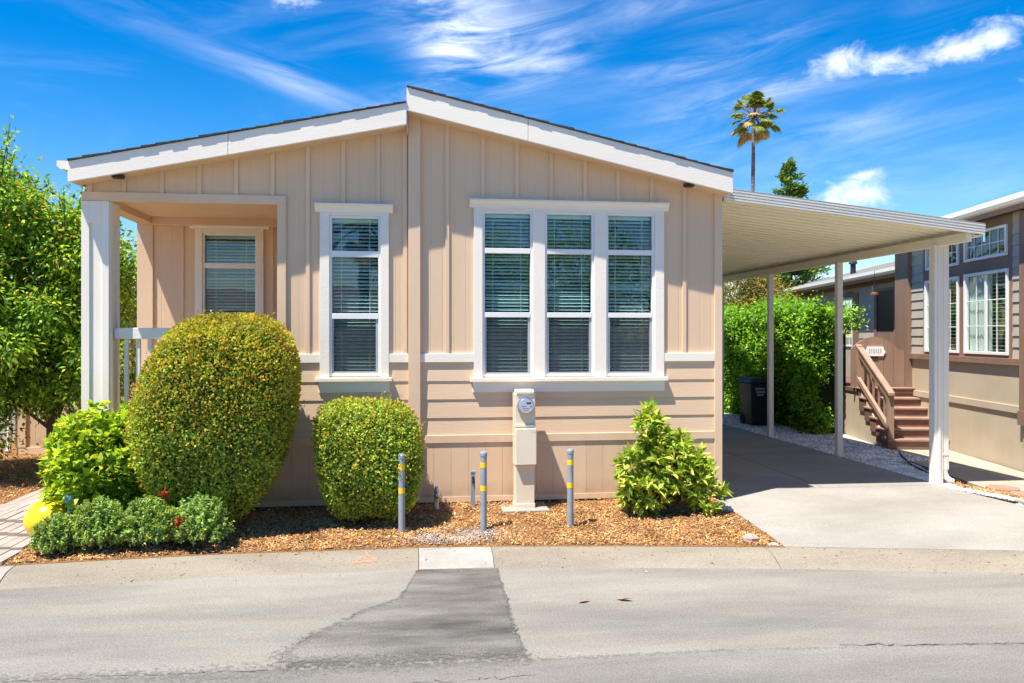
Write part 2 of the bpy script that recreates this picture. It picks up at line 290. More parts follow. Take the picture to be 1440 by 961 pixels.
def thing(name, label, cat, loc, group=None, rz=0., kind=None, local=False):
    o = bpy.data.objects.new(name, None); o.empty_display_size = .2; COL.objects.link(o); o.location = loc; o.rotation_euler = (0, 0, rz)
    ABS[o] = Vector((0,0,0)) if local else Vector(loc); return tag(o, label, cat, group, kind)
def link(name, me, parent, c, mat=None, bevel=0, smooth=False, kind=None, label=None):
    o = bpy.data.objects.new(name, me); COL.objects.link(o); ABS[o] = Vector(c)
    if parent is not None: o.parent = parent; o.location = Vector(c) - ABS[parent]
    else: o.location = c
    if mat and not me.materials: me.materials.append(MAT[mat])
    if smooth: me.polygons.foreach_set('use_smooth', [True]*len(me.polygons))
    if bevel:
        b = o.modifiers.new('edge', 'BEVEL'); b.width = bevel; b.segments = 2; b.limit_method = 'ANGLE'; b.angle_limit = R(40)
    return tag(o, label, None, None, kind)
def obj(name, mb, mat, parent=None, base=False, **kw):
    V = np.array(mb.v, float); lo, hi = V.min(0), V.max(0); c = (lo+hi)/2
    if base: c[2] = lo[2]
    me = bpy.data.meshes.new(name); me.from_pydata([tuple(p) for p in (V-c)], [], mb.f); me.update()
    return link(name, me, parent, c, mat, **kw)
CACHE = {}
def boxpart(name, mat, parent, x0, x1, y0, y1, z0, z1, bevel=0, **kw):
    key = (name, mat, round(x1-x0, 4), round(y1-y0, 4), round(z1-z0, 4)); c = ((x0+x1)/2, (y0+y1)/2, (z0+z1)/2)
    if key not in CACHE:
        h = [k/2 for k in key[2:]]; mb = MB().box(-h[0], h[0], -h[1], h[1], -h[2], h[2]); me = bpy.data.meshes.new(name); me.from_pydata(mb.v, [], mb.f); me.update(); CACHE[key] = me
    return link(name, CACHE[key], parent, c, mat, bevel=bevel, **kw)
def sheet_holes(xs, zs, holes, y, flip=False):
    """vertical sheet at y with rectangular holes [(x0,x1,z0,z1)]"""
    X = sorted(set(list(xs) + [h[0] for h in holes] + [h[1] for h in holes])); Z = sorted(set(list(zs) + [h[2] for h in holes] + [h[3] for h in holes])); m = MB()
    for i in range(len(X)-1):
        for j in range(len(Z)-1):
            cx, cz = (X[i]+X[i+1])/2, (Z[j]+Z[j+1])/2
            if any(h[0] < cx < h[1] and h[2] < cz < h[3] for h in holes): continue
            m.box(X[i], X[i+1], y, y+.05, Z[j], Z[j+1])
    return m

# ------------------------------------------------------------------ ground, road, kerb
def sheet(name, pts, mat, z=None, label=None, kind='structure', sub=None):
    m = MB(); P = [(p[0], p[1], p[2] if len(p) > 2 else z) for p in pts]; m.poly(P, [tuple(range(len(P)))])
    return tag(obj(name, m, mat), label, None, None, kind)
sheet('ground', [(-900,-900),(900,-900),(900,900),(-900,900)], 'ground_dirt', -.40, 'bare earth under and around the lots')
KB = [(-14,-5.0),(-9,-3.05),(-6,-2.12),(-3.57,-1.60),(-1.75,-1.455),(0.115,-1.466),(0.807,-1.503),(2.1,-1.66),(3.49,-1.878),(5.85,-2.341),(9,-3.08),(14,-4.6),(22,-7.6)]
def kerb_back(x):
    return float(np.interp(x, [p[0] for p in KB], [p[1] for p in KB]))
road_top = [(x, kerb_back(x)-.36) for x in np.linspace(-14, 22, 37)]
m = MB(); n_ = len(road_top)
V = [(x, y, -.272) for x, y in road_top] + [(x, -22, -.272) for x, y in road_top]
m.poly(V, [(i, n_+i, n_+i+1, i+1) for i in range(n_-1)]); tag(obj('road', m, 'asphalt'), 'pale worn asphalt street in front of the house', None, None, 'structure')
def wear_mat(name):
    """the piece thins out to nothing along its worn edge (attribute 'wear' against fine noise)"""
    m = MAT[name]; nt = m.node_tree; N = nt.nodes; L = nt.links; P = N['Principled BSDF']; at = N.new('ShaderNodeAttribute'); at.attribute_name = 'wear'
    geo = N.new('ShaderNodeNewGeometry'); nz = N.new('ShaderNodeTexNoise'); nz.inputs['Scale'].default_value = 22; nz.inputs['Detail'].default_value = 8; nz.inputs['Roughness'].default_value = .75; L.new(geo.outputs['Position'], nz.inputs['Vector'])
    a = N.new('ShaderNodeMath'); a.operation = 'SUBTRACT'; L.new(at.outputs['Fac'], a.inputs[0]); L.new(nz.outputs[0], a.inputs[1])
    r_ = N.new('ShaderNodeMapRange'); r_.inputs[1].default_value = -.10; r_.inputs[2].default_value = .14; L.new(a.outputs[0], r_.inputs[0])
    t = N.new('ShaderNodeBsdfTransparent'); mx = N.new('ShaderNodeMixShader'); L.new(r_.outputs[0], mx.inputs[0]); L.new(t.outputs[0], mx.inputs[1]); L.new(P.outputs[0], mx.inputs[2]); L.new(mx.outputs[0], N['Material Output'].inputs[0])
def worn_sheet(name, poly, soft, mat, z, label, step, box):
    """grid clipped to a polygon; 'wear' runs from 0 outside to 1 well inside, soft = edge width per polygon side"""
    xs = np.arange(box[0], box[1], step); ys = np.arange(box[2], box[3], step); X, Y = np.meshgrid(xs, ys, indexing='ij'); P = np.array(poly); n = len(P); dmin = np.full(X.shape, 9.); inside = np.zeros(X.shape, bool)
    for i in range(n):
        a, b = P[i], P[(i+1) % n]; ab = b-a; t = np.clip(((X-a[0])*ab[0]+(Y-a[1])*ab[1])/(ab@ab), 0, 1); d = np.hypot(X-a[0]-t*ab[0], Y-a[1]-t*ab[1])/soft[i]; dmin = np.minimum(dmin, d)
        if a[1] != b[1]: inside ^= ((a[1] > Y) != (b[1] > Y)) & (X < (b[0]-a[0])*(Y-a[1])/(b[1]-a[1])+a[0])
    w = np.clip(.5+.5*np.where(inside, dmin, -dmin), 0, 1); idx = np.arange(X.size).reshape(X.shape)
    keep = np.maximum.reduce([w[:-1,:-1], w[1:,:-1], w[:-1,1:], w[1:,1:]]) > .02
    F = np.stack([idx[:-1,:-1][keep], idx[1:,:-1][keep], idx[1:,1:][keep], idx[:-1,1:][keep]], 1); me = fast_mesh(name, np.stack([X.ravel(), Y.ravel(), np.full(X.size, z)], 1), F)
    at = me.attributes.new('wear', 'FLOAT', 'POINT'); at.data.foreach_set('value', w.ravel().astype(np.float32)); o = link(name, me, None, (0,0,0), mat); return tag(o, label, None, None, 'structure')
wear_mat('asphalt_patch'); wear_mat('asphalt_strip')
pp_ = [(.09,-1.85),(.83,-1.88),(.815,-2.3),(.80,-2.9),(.785,-3.5),(.79,-3.97),(.3,-3.95),(-.25,-3.93),(-.78,-3.92),(-.86,-3.72),(-.66,-3.35),(-.36,-2.95),(-.06,-2.62),(.0,-2.35)]
worn_sheet('asphalt_patch', pp_, [.02,.05,.05,.07,.08,.3,.4,.4,.35,.25,.2,.14,.08,.05], 'asphalt_patch', -.266, 'dark repaired asphalt patch in the street below the new kerb piece', .025, (-1.15,1.1,-4.25,-1.8))
ps_ = [(-14,-6.6),(-6,-4.2),(-2.59,-3.93),(-.8,-3.98),(.75,-4.02),(2.2,-4.03),(4.3,-4.19),(9,-5.2),(22,-9.5),(22,-21),(-14,-21)]
worn_sheet('resurfaced_strip', ps_, [.3,.3,.5,.35,.12,.07,.15,.3,.3,1,1], 'asphalt_strip', -.2685, 'darker strip of street nearest the viewer', .09, (-13.9,21.9,-20.9,-3.7))
def crack(pts, w, seed, label):
    rnd = random.Random(seed); m = MB(); P = []
    for a, b in zip(pts[:-1], pts[1:]):
        n = max(2, int(math.dist(a, b)/.04))
        for i in range(n): t = i/n; P.append((a[0]+(b[0]-a[0])*t+rnd.gauss(0,.012), a[1]+(b[1]-a[1])*t+rnd.gauss(0,.012)))
    V = []
    for i in range(len(P)-1):
        d = Vector((P[i+1][0]-P[i][0], P[i+1][1]-P[i][1])); q = Vector((-d.y, d.x)).normalized()*w*rnd.uniform(.3,1.4); V += [(P[i][0]+q.x, P[i][1]+q.y, -.2645), (P[i][0]-q.x, P[i][1]-q.y, -.2645)]
    m.v = V; m.f = [(2*i, 2*i+1, 2*i+3, 2*i+2) for i in range(len(V)//2-1)]; tag(obj('road_crack', m, 'tar'), label, None, None, 'structure')
crack([(.82,-1.95),(.81,-2.6),(.79,-3.2),(.80,-3.93)], .006, 1, 'ragged dark seam along the right edge of the patch')
crack([(-.86,-3.86),(-.82,-3.62),(-.64,-3.33),(-.36,-2.93),(-.05,-2.6),(.0,-2.3),(.07,-1.95)], .004, 2, 'ragged dark seam along the left edge of the patch')
crack([(-2.6,-3.94),(-1.6,-3.93),(-.8,-3.985)], .004, 3, 'thin crack along the street seam at the lower left')
crack([(3.0,-4.05),(3.6,-4.12),(4.4,-4.2)], .007, 4, 'dark broken seam on the street at the lower right')
crack([(-.2,-4.28),(.3,-4.30),(.9,-4.27)], .0035, 5, 'thin crack below the patch')
prof = [(-.02,-.40),(-.02,-.168),(.06,-.168),(.17,-.182),(.27,-.222),(.35,-.264),(.40,-.28),(.40,-.40)]   # (distance towards the street, z)
kerb = thing('kerb', 'rolled concrete kerb along the near edge of the lot', None, (0,-1.5,-.2), kind='structure')
def kerb_z(d): return float(np.interp(d, [p[0] for p in prof[1:7]], [p[1] for p in prof[1:7]]))
def kerb_section(x0, x1, mat):
    xs = np.linspace(x0, x1, max(3, int((x1-x0)/.4))); m = MB(); k = len(prof)
    for x in xs:
        y = kerb_back(x)
        m.v += [(x, y-d, z) for d, z in prof]
    for i in range(len(xs)-1):
        for j in range(k-1): m.f.append((i*k+j, i*k+j+1, (i+1)*k+j+1, (i+1)*k+j))
    m.f.append(tuple(range(k))); m.f.append(tuple((len(xs)-1)*k+j for j in range(k))[::-1])
    return obj('kerb_section', m, mat, kerb)
for a, b, mt in ((-14,-6.5,'kerb_concrete'),(-6.49,-3.50,'kerb_new'),(-3.49,.10,'kerb_concrete'),(.106,.803,'kerb_new'),(.809,3.448,'kerb_concrete'),(3.455,7.2,'kerb_concrete'),(7.215,12,'kerb_concrete'),(12.01,21.9,'kerb_concrete')):
    kerb_section(a, b, mt)
# garden bed (front strip and left of the house) as a grid that follows the kerb
def bed_z(x, y):
    kb = kerb_back(x)
    if y > 0: return -.055 - .03*min(y, 1)
    t = min(1, max(0, y/kb)); return -.05 - .115*t + .012*math.sin(3.1*x+2*y) * (1-abs(2*t-1))
m = MB(); xs = np.linspace(-13, 3.66, 60); ts = np.linspace(0, 1, 13)
for x in xs:
    for t in ts:
        y = 7.0 + (kerb_back(x)+.0-7.0)*t if x < -3.5 else .08 + (kerb_back(x)-.08)*t
        m.v.append((x, y, bed_z(x, y)))
for i in range(len(xs)-1):
    for j in range(len(ts)-1): m.f.append((i*13+j, i*13+j+1, (i+1)*13+j+1, (i+1)*13+j))
tag(obj('garden_bed', m, 'mulch_soil'), 'mulched garden bed along the front of the house', None, None, 'structure')
# driveway: concrete slabs with joints
drive = thing('driveway', 'pale concrete driveway under the carport', None, (5.3, 3, -.08), kind='structure')
def dz(x, y):
    kb = kerb_back(x); return -.08 if y > .5 else -.08 - .085*min(1, (.5-y)/(.5-kb))
def drive_right(y): return 7.0 if y > .3 else 7.0 - (y-.3)*.30
def slab(x0, x1, y0, y1):
    """x limits may be functions of y; y0 None = follow the kerb"""
    m = MB(); n = 9
    for j in range(n):
        t = j/(n-1)
        for i in range(n):
            s = i/(n-1)
            y = (y0 if y0 is not None else -1.9) + (y1-(y0 if y0 is not None else -1.9))*t
            xa = x0(y) if callable(x0) else x0; xb = x1(y) if callable(x1) else x1; x = xa+(xb-xa)*s
            if y0 is None: y = kerb_back(x)+.02 + (y1-kerb_back(x)-.02)*t
            m.v.append((x, y, dz(x, y)))
    for j in range(n-1):
        for i in range(n-1): m.f.append((j*n+i, j*n+i+1, (j+1)*n+i+1, (j+1)*n+i))
    b = len(m.v); ring = [i for i in range(n)] + [j*n+n-1 for j in range(1, n)] + [(n-1)*n+i for i in range(n-2, -1, -1)] + [j*n for j in range(n-2, 0, -1)]
    for r in ring: v = m.v[r]; m.v.append((v[0], v[1], v[2]-.12))
    for i in range(len(ring)): m.f.append((ring[i], b+i, b+(i+1) % len(ring), ring[(i+1) % len(ring)]))
    return obj('concrete_slab', m, 'drive_concrete', drive)
slab(3.66, 5.36, .52, 4.2); slab(5.372, drive_right, .52, 4.2); slab(3.66, 5.36, 4.212, 9); slab(5.372, 7.0, 4.212, 9); slab(3.66, 7.0, 9.012, 16)
slab(3.66, drive_right, None, .508)
sheet('lot', [(-14,7),(-3.6,7),(-3.6,16),(40,16),(40,60),(-14,60)], 'ground_dirt', -.11, 'bare ground behind the lots')
# gravel bed between driveway and the neighbour
m = MB(); gx = lambda y: 7.0 if y > .3 else 7.0-(y-.3)*.30
ys = np.linspace(-1.9, 13.5, 24)
for y in ys:
    xr = 9.6 if y > 2.4 else 7.15 + .3*max(0, min(1, (y+.2)/1.5)) + max(0, y-1.3)*.45 if y > -.2 else gx(y)+.13
    m.v += [(gx(y)+.004, y, -.10+ (-.055 if y < -.5 else 0)), (xr, y, -.10+(-.055 if y < -.5 else 0))]
for i in range(len(ys)-1): m.f.append((2*i, 2*i+1, 2*i+3, 2*i+2))
tag(obj('gravel_bed', m, 'gravel_base'), 'gravel strip beside the driveway', None, None, 'structure')
sheet('side_yard', [(9.5,-6),(30,-12),(30,16),(9.5,16)], 'ground_dirt', -.115, 'ground beside the neighbouring house')

# scatter stuff --------------------------------------------------------------
rng = np.random.default_rng(7)
def frames(n, d, rng):
    """orthonormal frames with first axis d (n,3) and a random roll"""
    d = d/np.linalg.norm(d, axis=1, keepdims=True); r = rng.normal(size=(n,3)); s = np.cross(d, r); s /= np.linalg.norm(s, axis=1, keepdims=True)+1e-9; return d, s, np.cross(d, s)
def chips(name, P, L, Wd, mat, label, flat=.35, oct=False, seed=1):
    rng = np.random.default_rng(seed); n = len(P); d = rng.normal(size=(n,3)); d[:,2] *= flat; d, s, u = frames(n, d, rng)
    l = (L*(.35+rng.random(n)+(.0 if oct else 1)*rng.random(n)**4*1.3))[:,None]; w = (Wd*(.4+rng.random(n)*1.1))[:,None]
    if oct:
        V = np.stack([P+d*l, P-d*l, P+s*w, P-s*w, P+u*w*.7, P-u*w*.7], 1).reshape(-1,3)
        f = np.array([(0,2,4),(2,1,4),(1,3,4),(3,0,4),(2,0,5),(1,2,5),(3,1,5),(0,3,5)])
        F = (np.arange(n)[:,None,None]*6 + f[None]).reshape(-1,3)
    else:
        V = np.stack([P+d*l, P-d*l*.9+s*w, P-d*l-s*w, P+u*w*.6-d*l*.1], 1).reshape(-1,3); f = np.array([(0,1,3),(1,2,3),(2,0,3),(0,2,1)])
        F = (np.arange(n)[:,None,None]*4 + f[None]).reshape(-1,3)
    o = link(name, fast_mesh(name, V, F), None, (0,0,0), mat); return tag(o, label, None, None, 'stuff')
def in_path(x, y): return (x > -4.72) & (x < -3.60) & (y > -1.9)
n = 88000; x = rng.uniform(-3.9, 3.64, n); kbv = np.interp(x, [p[0] for p in KB], [p[1] for p in KB]); y = kbv*rng.random(n)**.9 + .03
z = np.array([bed_z(a, b) for a, b in zip(x, y)]); k = ~in_path(x, y); k &= y < .03
k &= rng.random(n) < np.clip(.62+.55*np.sin(2.7*x+1.3*np.sin(4*y))*np.sin(5.3*y+.8*x)+.35*np.sin(11*x+3*y), .12, 1)
P1 = np.stack([x, y, z+.002+.020*rng.random(n)**2], 1)[k]
n = 26000; x = rng.uniform(-8.2, -4.6, n); y = rng.uniform(-2, 5.0, n); kbv = np.interp(x, [p[0] for p in KB], [p[1] for p in KB]); k = (y > kbv+.02) & ~in_path(x, y)
z = np.array([bed_z(a, b) for a, b in zip(x, y)]); P2 = np.stack([x, y, z+.004+.012*rng.random(n)], 1)[k]
chips('bark_mulch', np.concatenate([P1, P2]), .019, .0065, 'mulch_chip', 'orange brown bark mulch spread over the garden bed')
n = 15000; y = rng.uniform(.35, 12.5, n); x = 7.01 + rng.random(n)*np.where(y > 2.4, 1.3, .12+.42*np.clip((y-.3)/1.0, 0, 1)); k = (x > 7.02)
P3 = np.stack([x, y, -.093+.012*rng.random(n)], 1)[k]
n = 2600; y = rng.uniform(-1.9, .4, n); x = 7.0-(np.minimum(y, .3)-.3)*.30 + .01 + rng.random(n)*.12; P4 = np.stack([x, y, np.where(y < -.5, -.148, -.095)+.01*rng.random(n)], 1)
chips('white_gravel', np.concatenate([P3, P4]), .022, .017, 'pebble', 'white pebbles strewn along the driveway edge', 1., True, 4)
n = 1500; g = rng.normal(size=(n,2))*np.array([.26,.13])+np.array([.50,-1.20]); g = g[g[:,1] > -1.42]
chips('grey_gravel', np.stack([g[:,0], g[:,1], [bed_z(a, b)+.012 for a, b in g]], 1), .011, .009, 'grey_pebble', 'small grey gravel mixed into the mulch behind the new kerb piece', 1., True, 15)
n = 420; x = rng.uniform(-3, 8, n); kbv = np.interp(x, [p[0] for p in KB], [p[1] for p in KB]); d = .02+.5*rng.random(n)**2.2; zz = np.where(d < .36, np.interp(d, [p[0] for p in prof[1:7]], [p[1] for p in prof[1:7]]), -.27)
chips('kerb_debris', np.stack([x, kbv-d, zz+.004], 1), .012, .005, 'mulch_chip', 'stray bark chips and grit on the kerb and street edge', .2, False, 12)
n = 900; y = rng.uniform(-1.3, .6, n); x = 7.12-(np.minimum(y, .3)-.3)*.30 + .03 + rng.random(n)*.14; P5 = np.stack([x, y, -.085+.02*rng.random(n)], 1)
chips('dry_leaf_litter', P5, .03, .012, 'mulch_chip', 'dry brown leaf litter along the patio edge', .5, False, 8)
# paver path on the left
path = thing('path', 'paver path along the left side of the house', None, (-4.13, .5, -.08), kind='structure')
rnd = random.Random(3)
for i in range(9):
    x0 = -4.66 + i*.117; off = (i*.37) % .4
    y = -1.75 + off
    while y < 4.4:
        ln = .40; y0, y1 = max(y, kerb_back(x0)+.03), min(y+ln-.008, 4.4)
        if y1-y0 > .06: boxpart('paver', 'paver', path, x0, x0+.109, y0, y1, bed_z(x0,(y0+y1)/2)-.1, bed_z(x0,(y0+y1)/2)+.022+rnd.uniform(-.003, .003), bevel=.004)
        y += ln

# ------------------------------------------------------------------ the house
H = thing('manufactured_house', 'tan board and batten manufactured house with low white gable and three part front window', 'house', (0,0,0))
zl = lambda x: 3.526 + (x+3.569)*.2052      # fascia underside, left slope
zr = lambda x: 4.415 - (x+.01)*.2212        # right slope
sash_T = [(.864,1.458),(1.602,2.193),(2.340,2.934)]; ZT0, ZT1 = 1.42, 3.355
holesR = [(a, b, ZT0, ZT1) for a, b in sash_T]; holesL = [(-.882,-.306,1.44,3.265)]
# front wall, right half (back sheet, boards and battens are its pieces)
m = sheet_holes((.10,3.76), (.0,3.58), holesR, 0.); m.extr([(.10,3.58),(3.76,3.58),(3.76,zr(3.76)+.1),(.10,zr(.10)+.1)], 1, 0., .05)
fr = obj('front_wall', m, 'tan_panel', H)
m = sheet_holes((-1.40,.03), (.0,3.47), holesL, 0.); m.extr([(-3.50,3.47),(.03,3.47),(.03,zl(.03)+.1),(-3.50,zl(-3.50)+.1)], 1, 0., .05)
fl = obj('front_wall', m, 'tan_panel', H)
def lap(parent, x0, x1, z0, z1, y=0., name='siding_board', mat='tan_board', proud=.013):
    return obj(name, MB().extr([(y-proud, z0), (y, z0), (y, z1-.002), (y-.003, z1-.002)], 0, x0, x1), mat, parent)
def batten(parent, x, z0, z1, y=0., w=.045):
    boxpart('batten', 'tan_trim', parent, x-w/2, x+w/2, y-.019, y, z0, z1, bevel=.002)
LAPS = [(1.372,1.59),(1.160,1.372),(.945,1.160),(.745,.945)]
for (a, b) in ((.145,.762),(3.048,3.68)):
    for z0, z1 in LAPS[:2]: lap(fr, a, b, z0, z1) if z0 > 1.36 else None
for z0, z1 in LAPS:
    if z0 > 1.3: continue
    lap(fr, .145, 3.68, z0, z1)
boxpart('belly_band', 'white_trim', fr, .145, .762, -.028, 0, 1.59, 1.69, bevel=.003); boxpart('belly_band', 'white_trim', fr, 3.048, 3.68, -.028, 0, 1.59, 1.69, bevel=.003)
boxpart('skirt_trim', 'tan_trim', fr, .145, 3.68, -.026, 0, .655, .745, bevel=.003)
for x in (.456,.87,1.272,1.678,2.085,2.487,2.898,3.305):
    if .72 < x < 3.09:
        batten(fr, x, 3.485, zr(x)+.04)
    else:
        batten(fr, x, 1.69, zr(x)+.04)
boxpart('corner_board', 'tan_trim', fr, 3.68, 3.775, -.03, .06, -.02, zr(3.77)+.06, bevel=.003)
boxpart('centre_board', 'tan_trim', fr, .008, .145, -.06, 0, -.02, zr(.1)+.05, bevel=.003)
# left half
for a, b in ((-1.36,-.988),(-.213,.008)):
    lap(fl, a, b, *LAPS[0])
    boxpart('belly_band', 'white_trim', fl, a, b, -.028, 0, 1.59, 1.69, bevel=.003)
for z0, z1 in LAPS[1:]: lap(fl, -1.36, .008, z0, z1)
boxpart('skirt_trim', 'tan_trim', fl, -3.5, .008, -.026, 0, .655, .745, bevel=.003)
for x in (-3.45,-3.098,-2.70,-2.30,-1.905,-1.51):
    batten(fl, x, 3.475, zl(x)+.04)
for x in (-1.122,-.726,-.334,-.03):
    batten(fl, x, 3.395 if -1.04 < x < -.17 else 1.69, zl(x)+.04)
# skirting boards with gaps
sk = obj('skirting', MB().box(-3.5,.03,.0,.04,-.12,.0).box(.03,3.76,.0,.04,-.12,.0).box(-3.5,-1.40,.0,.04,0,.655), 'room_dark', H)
x = -3.50
while x < 3.66:
    x1 = min(x+.2, 3.68)
    if not (.0 < x+.1 < .15): boxpart('skirting_board', 'tan_skirt', sk, x+.0012, x1-.0012, -.012, -.0005, .005, .655)
    x += .2
boxpart('base_trim', 'tan_trim', sk, -3.5, 3.68, -.02, -.0125, -.03, .03)
# windows
def window(x0, x1, units, z0, z1, rails, y, cor, sill, screened=True, name='window'):
    """casing + cornice + sill + sashes + blinds; rails: list of (z0,z1)"""
    w = obj(name, MB().box(x0, units[0][0], y-.032, y, z0-.03, cor[2]).box(units[-1][1], x1, y-.032, y, z0-.03, cor[2]).box(units[0][0], units[-1][1], y-.030, y, z1, cor[2]), 'white_trim', H, bevel=.003)
    for a, b in zip(units[:-1], units[1:]): boxpart('mullion', 'white_trim', w, a[1], b[0], y-.029, y, z0-.03, z1, bevel=.003)
    obj('cornice', MB().extr([(y-.035,cor[2]),(y,cor[2]),(y,cor[3]),(y-.085,cor[3]),(y-.085,cor[3]-.022),(y-.07,cor[3]-.03),(y-.045,cor[3]-.06)], 0, cor[0], cor[1]), 'white_trim', w, bevel=.002)
    if sill:
        boxpart('sill', 'white_trim', w, sill[0], sill[1], y-.075, y, sill[2]-.045, sill[2], bevel=.004)
        boxpart('apron', 'white_trim', w, sill[0]+.03, sill[1]-.03, y-.030, y, sill[3], sill[2]-.045, bevel=.003)
    for (a, b) in units:
        m = MB(); e = .028
        m.box(a, a+e, y-.012, y+.05, z0, z1); m.box(b-e, b, y-.012, y+.05, z0, z1); m.box(a+e, b-e, y-.0115, y+.05, z1-e, z1); m.box(a+e, b-e, y-.0115, y+.05, z0, z0+e)
        for r0, r1 in rails: m.box(a+e, b-e, y-.0145, y+.05, r0, r1)
        obj('sash_frame', m, 'vinyl', w, bevel=.003)
        zz = [z0+e] + [q for r in sorted(rails) for q in r] + [z1-e]
        for k in range(0, len(zz), 2):
            if k == 0 and screened:
                f = MB(); g = .02
                f.box(a+e, a+e+g, y-.002, y+.035, zz[0], zz[1]); f.box(b-e-g*1.4, b-e, y-.002, y+.035, zz[0], zz[1]); f.box(a+e+g, b-e-g*1.4, y-.0018, y+.035, zz[0], zz[0]+g)
                obj('screen_frame', f, 'grey_sash', w); boxpart('insect_screen', 'insect_screen', w, a+e+g, b-e-g*1.4, y+.012, y+.013, zz[0]+g, zz[1])
            boxpart('pane', 'glass', w, a+e, b-e, y+.028, y+.030, zz[k], zz[k+1])
        zz0, zz1, c = z0+.035, z1-.06, .025; k = 0; T = Matrix.Rotation(R(27), 4, 'X')
        key = ('slat', round(b-a, 3))
        if key not in CACHE:
            hm = (b-a)/2-.034; mb = MB().box(-hm, hm, -c, c, -.0015, .0015, T); me = bpy.data.meshes.new('blind_slat'); me.from_pydata(mb.v, [], mb.f); me.update(); CACHE[key] = me
        z = zz0
        rs_ = random.Random(int(a*100)+7)
        while z < zz1:
            sl = link('blind_slat', CACHE[key], w, ((a+b)/2, y+.105, z+rs_.uniform(-.002,.002)), 'slat'); sl.rotation_euler = (rs_.gauss(0,.07)+(.28 if rs_.random() < .06 else 0), rs_.gauss(0,.0035), 0); z += .042
        cd = MB()
        for t in (.22,.78): xx = a+(b-a)*t; cd.box(xx-.003, xx+.003, y+.072, y+.075, zz0, z1)
        obj('blind_cord', cd, 'slat', w); boxpart('blind_head', 'slat', w, a+.03, b-.03, y+.075, y+.135, z1-.065, z1-.025)
    return w
window(.762, 3.048, sash_T, ZT0, ZT1, [(2.86,2.92),(2.112,2.17)], 0., (.712,3.101,3.385,3.483), (.72,3.085,1.405,1.24))
window(-.988, -.213, [(-.882,-.306)], 1.44, 3.265, [(2.795,2.865),(2.088,2.152)], 0., (-1.043,-.164,3.30,3.397), (-1.03,-.175,1.42,1.25))
# porch recess
YB = 1.85
bw = obj('porch_back_wall', sheet_holes((-3.525,-1.30), (.655,3.75), [(-2.718,-2.009,1.50,3.27)], YB), 'tan_panel', H)
for x in (-3.02,-2.62,-2.22,-1.82): batten(bw, x, 3.42 if -2.88 < x < -1.84 else 1.69, 3.70, YB)
batten(bw, -1.72, 1.69, 3.7, YB); batten(bw, -2.98, 1.69, 3.42, YB)
for z0, z1 in LAPS: lap(bw, -3.32, -2.82, z0, z1, YB); lap(bw, -1.92, -1.40, z0, z1, YB); lap(bw, -2.82, -1.92, z0, min(z1, 1.33), YB) if z0 < 1.3 else None
boxpart('belly_band', 'white_trim', bw, -3.32, -2.81, YB-.028, YB, 1.59, 1.69); boxpart('corner_board', 'tan_trim', bw, -3.545, -3.345, YB-.03, YB+.06, .0, 3.40, bevel=.003)
window(-2.81, -1.925, [(-2.718,-2.009)], 1.50, 3.27, [(2.80,2.87)], YB, (-2.88,-1.845,3.33,3.412), (-2.86,-1.87,1.49,1.33), screened=False)
boxpart('porch_side_wall', 'tan_panel', H, -1.36, -1.30, .052, YB, .655, 3.47)
boxpart('porch_ceiling', 'tan_trim', H, -3.50, -1.30, .06, YB, 3.46, 3.50)
boxpart('porch_floor', 'tan_trim', H, -3.50, -1.30, .045, YB, .60, .66)
boxpart('porch_header', 'tan_trim', H, -3.53, -1.36, -.034, .02, 3.375, 3.475, bevel=.004)
boxpart('porch_jamb', 'tan_trim', H, -1.455, -1.36, -.033, .06, .745, 3.375, bevel=.004)
boxpart('porch_beam', 'tan_trim', H, -3.53, -3.34, .03, YB, 3.375, 3.49, bevel=.004)
boxpart('porch_beam', 'tan_trim', H, -3.34, -1.46, YB-.12, YB-.002, 3.36, 3.46, bevel=.004)
pp = obj('porch_post', MB().box(-3.52,-3.258,-.02,.27,.64,3.372), 'white_post', H, bevel=.004)
for (a, b) in ((-3.532,-3.448),(-3.318,-3.246)): boxpart('post_trim', 'white_post', pp, a, b, -.042, -.02, .64, 3.372, bevel=.003)
boxpart('post_trim', 'white_post', pp, -3.448, -3.318, -.0418, -.02, 3.13, 3.372, bevel=.003)
for (a, b) in ((-.0195,.06),(.20,.272)): boxpart('post_trim', 'white_post', pp, -3.258, -3.236, a, b, .64, 3.372, bevel=.003)
boxpart('post_trim', 'white_post', pp, -3.258, -3.2365, .06, .20, 3.13, 3.372, bevel=.003)
rail = obj('porch_rail', MB().box(-3.235,-1.455,.085,.185,1.86,1.985), 'white_trim', H, bevel=.006)
x = -3.14
while x < -1.5: boxpart('baluster', 'white_post', rail, x, x+.045, .11, .155, .70, 1.86, bevel=.003); x += .125
boxpart('bottom_rail', 'white_post', rail, -3.235, -1.46, .10, .165, .70, .76)
pl = obj('porch_light', MB().lathe([(.02,-.05),(.05,-.04),(.055,.06),(.02,.09)], (-1.40-.06, 1.35, 2.85), 10), 'copper', H)
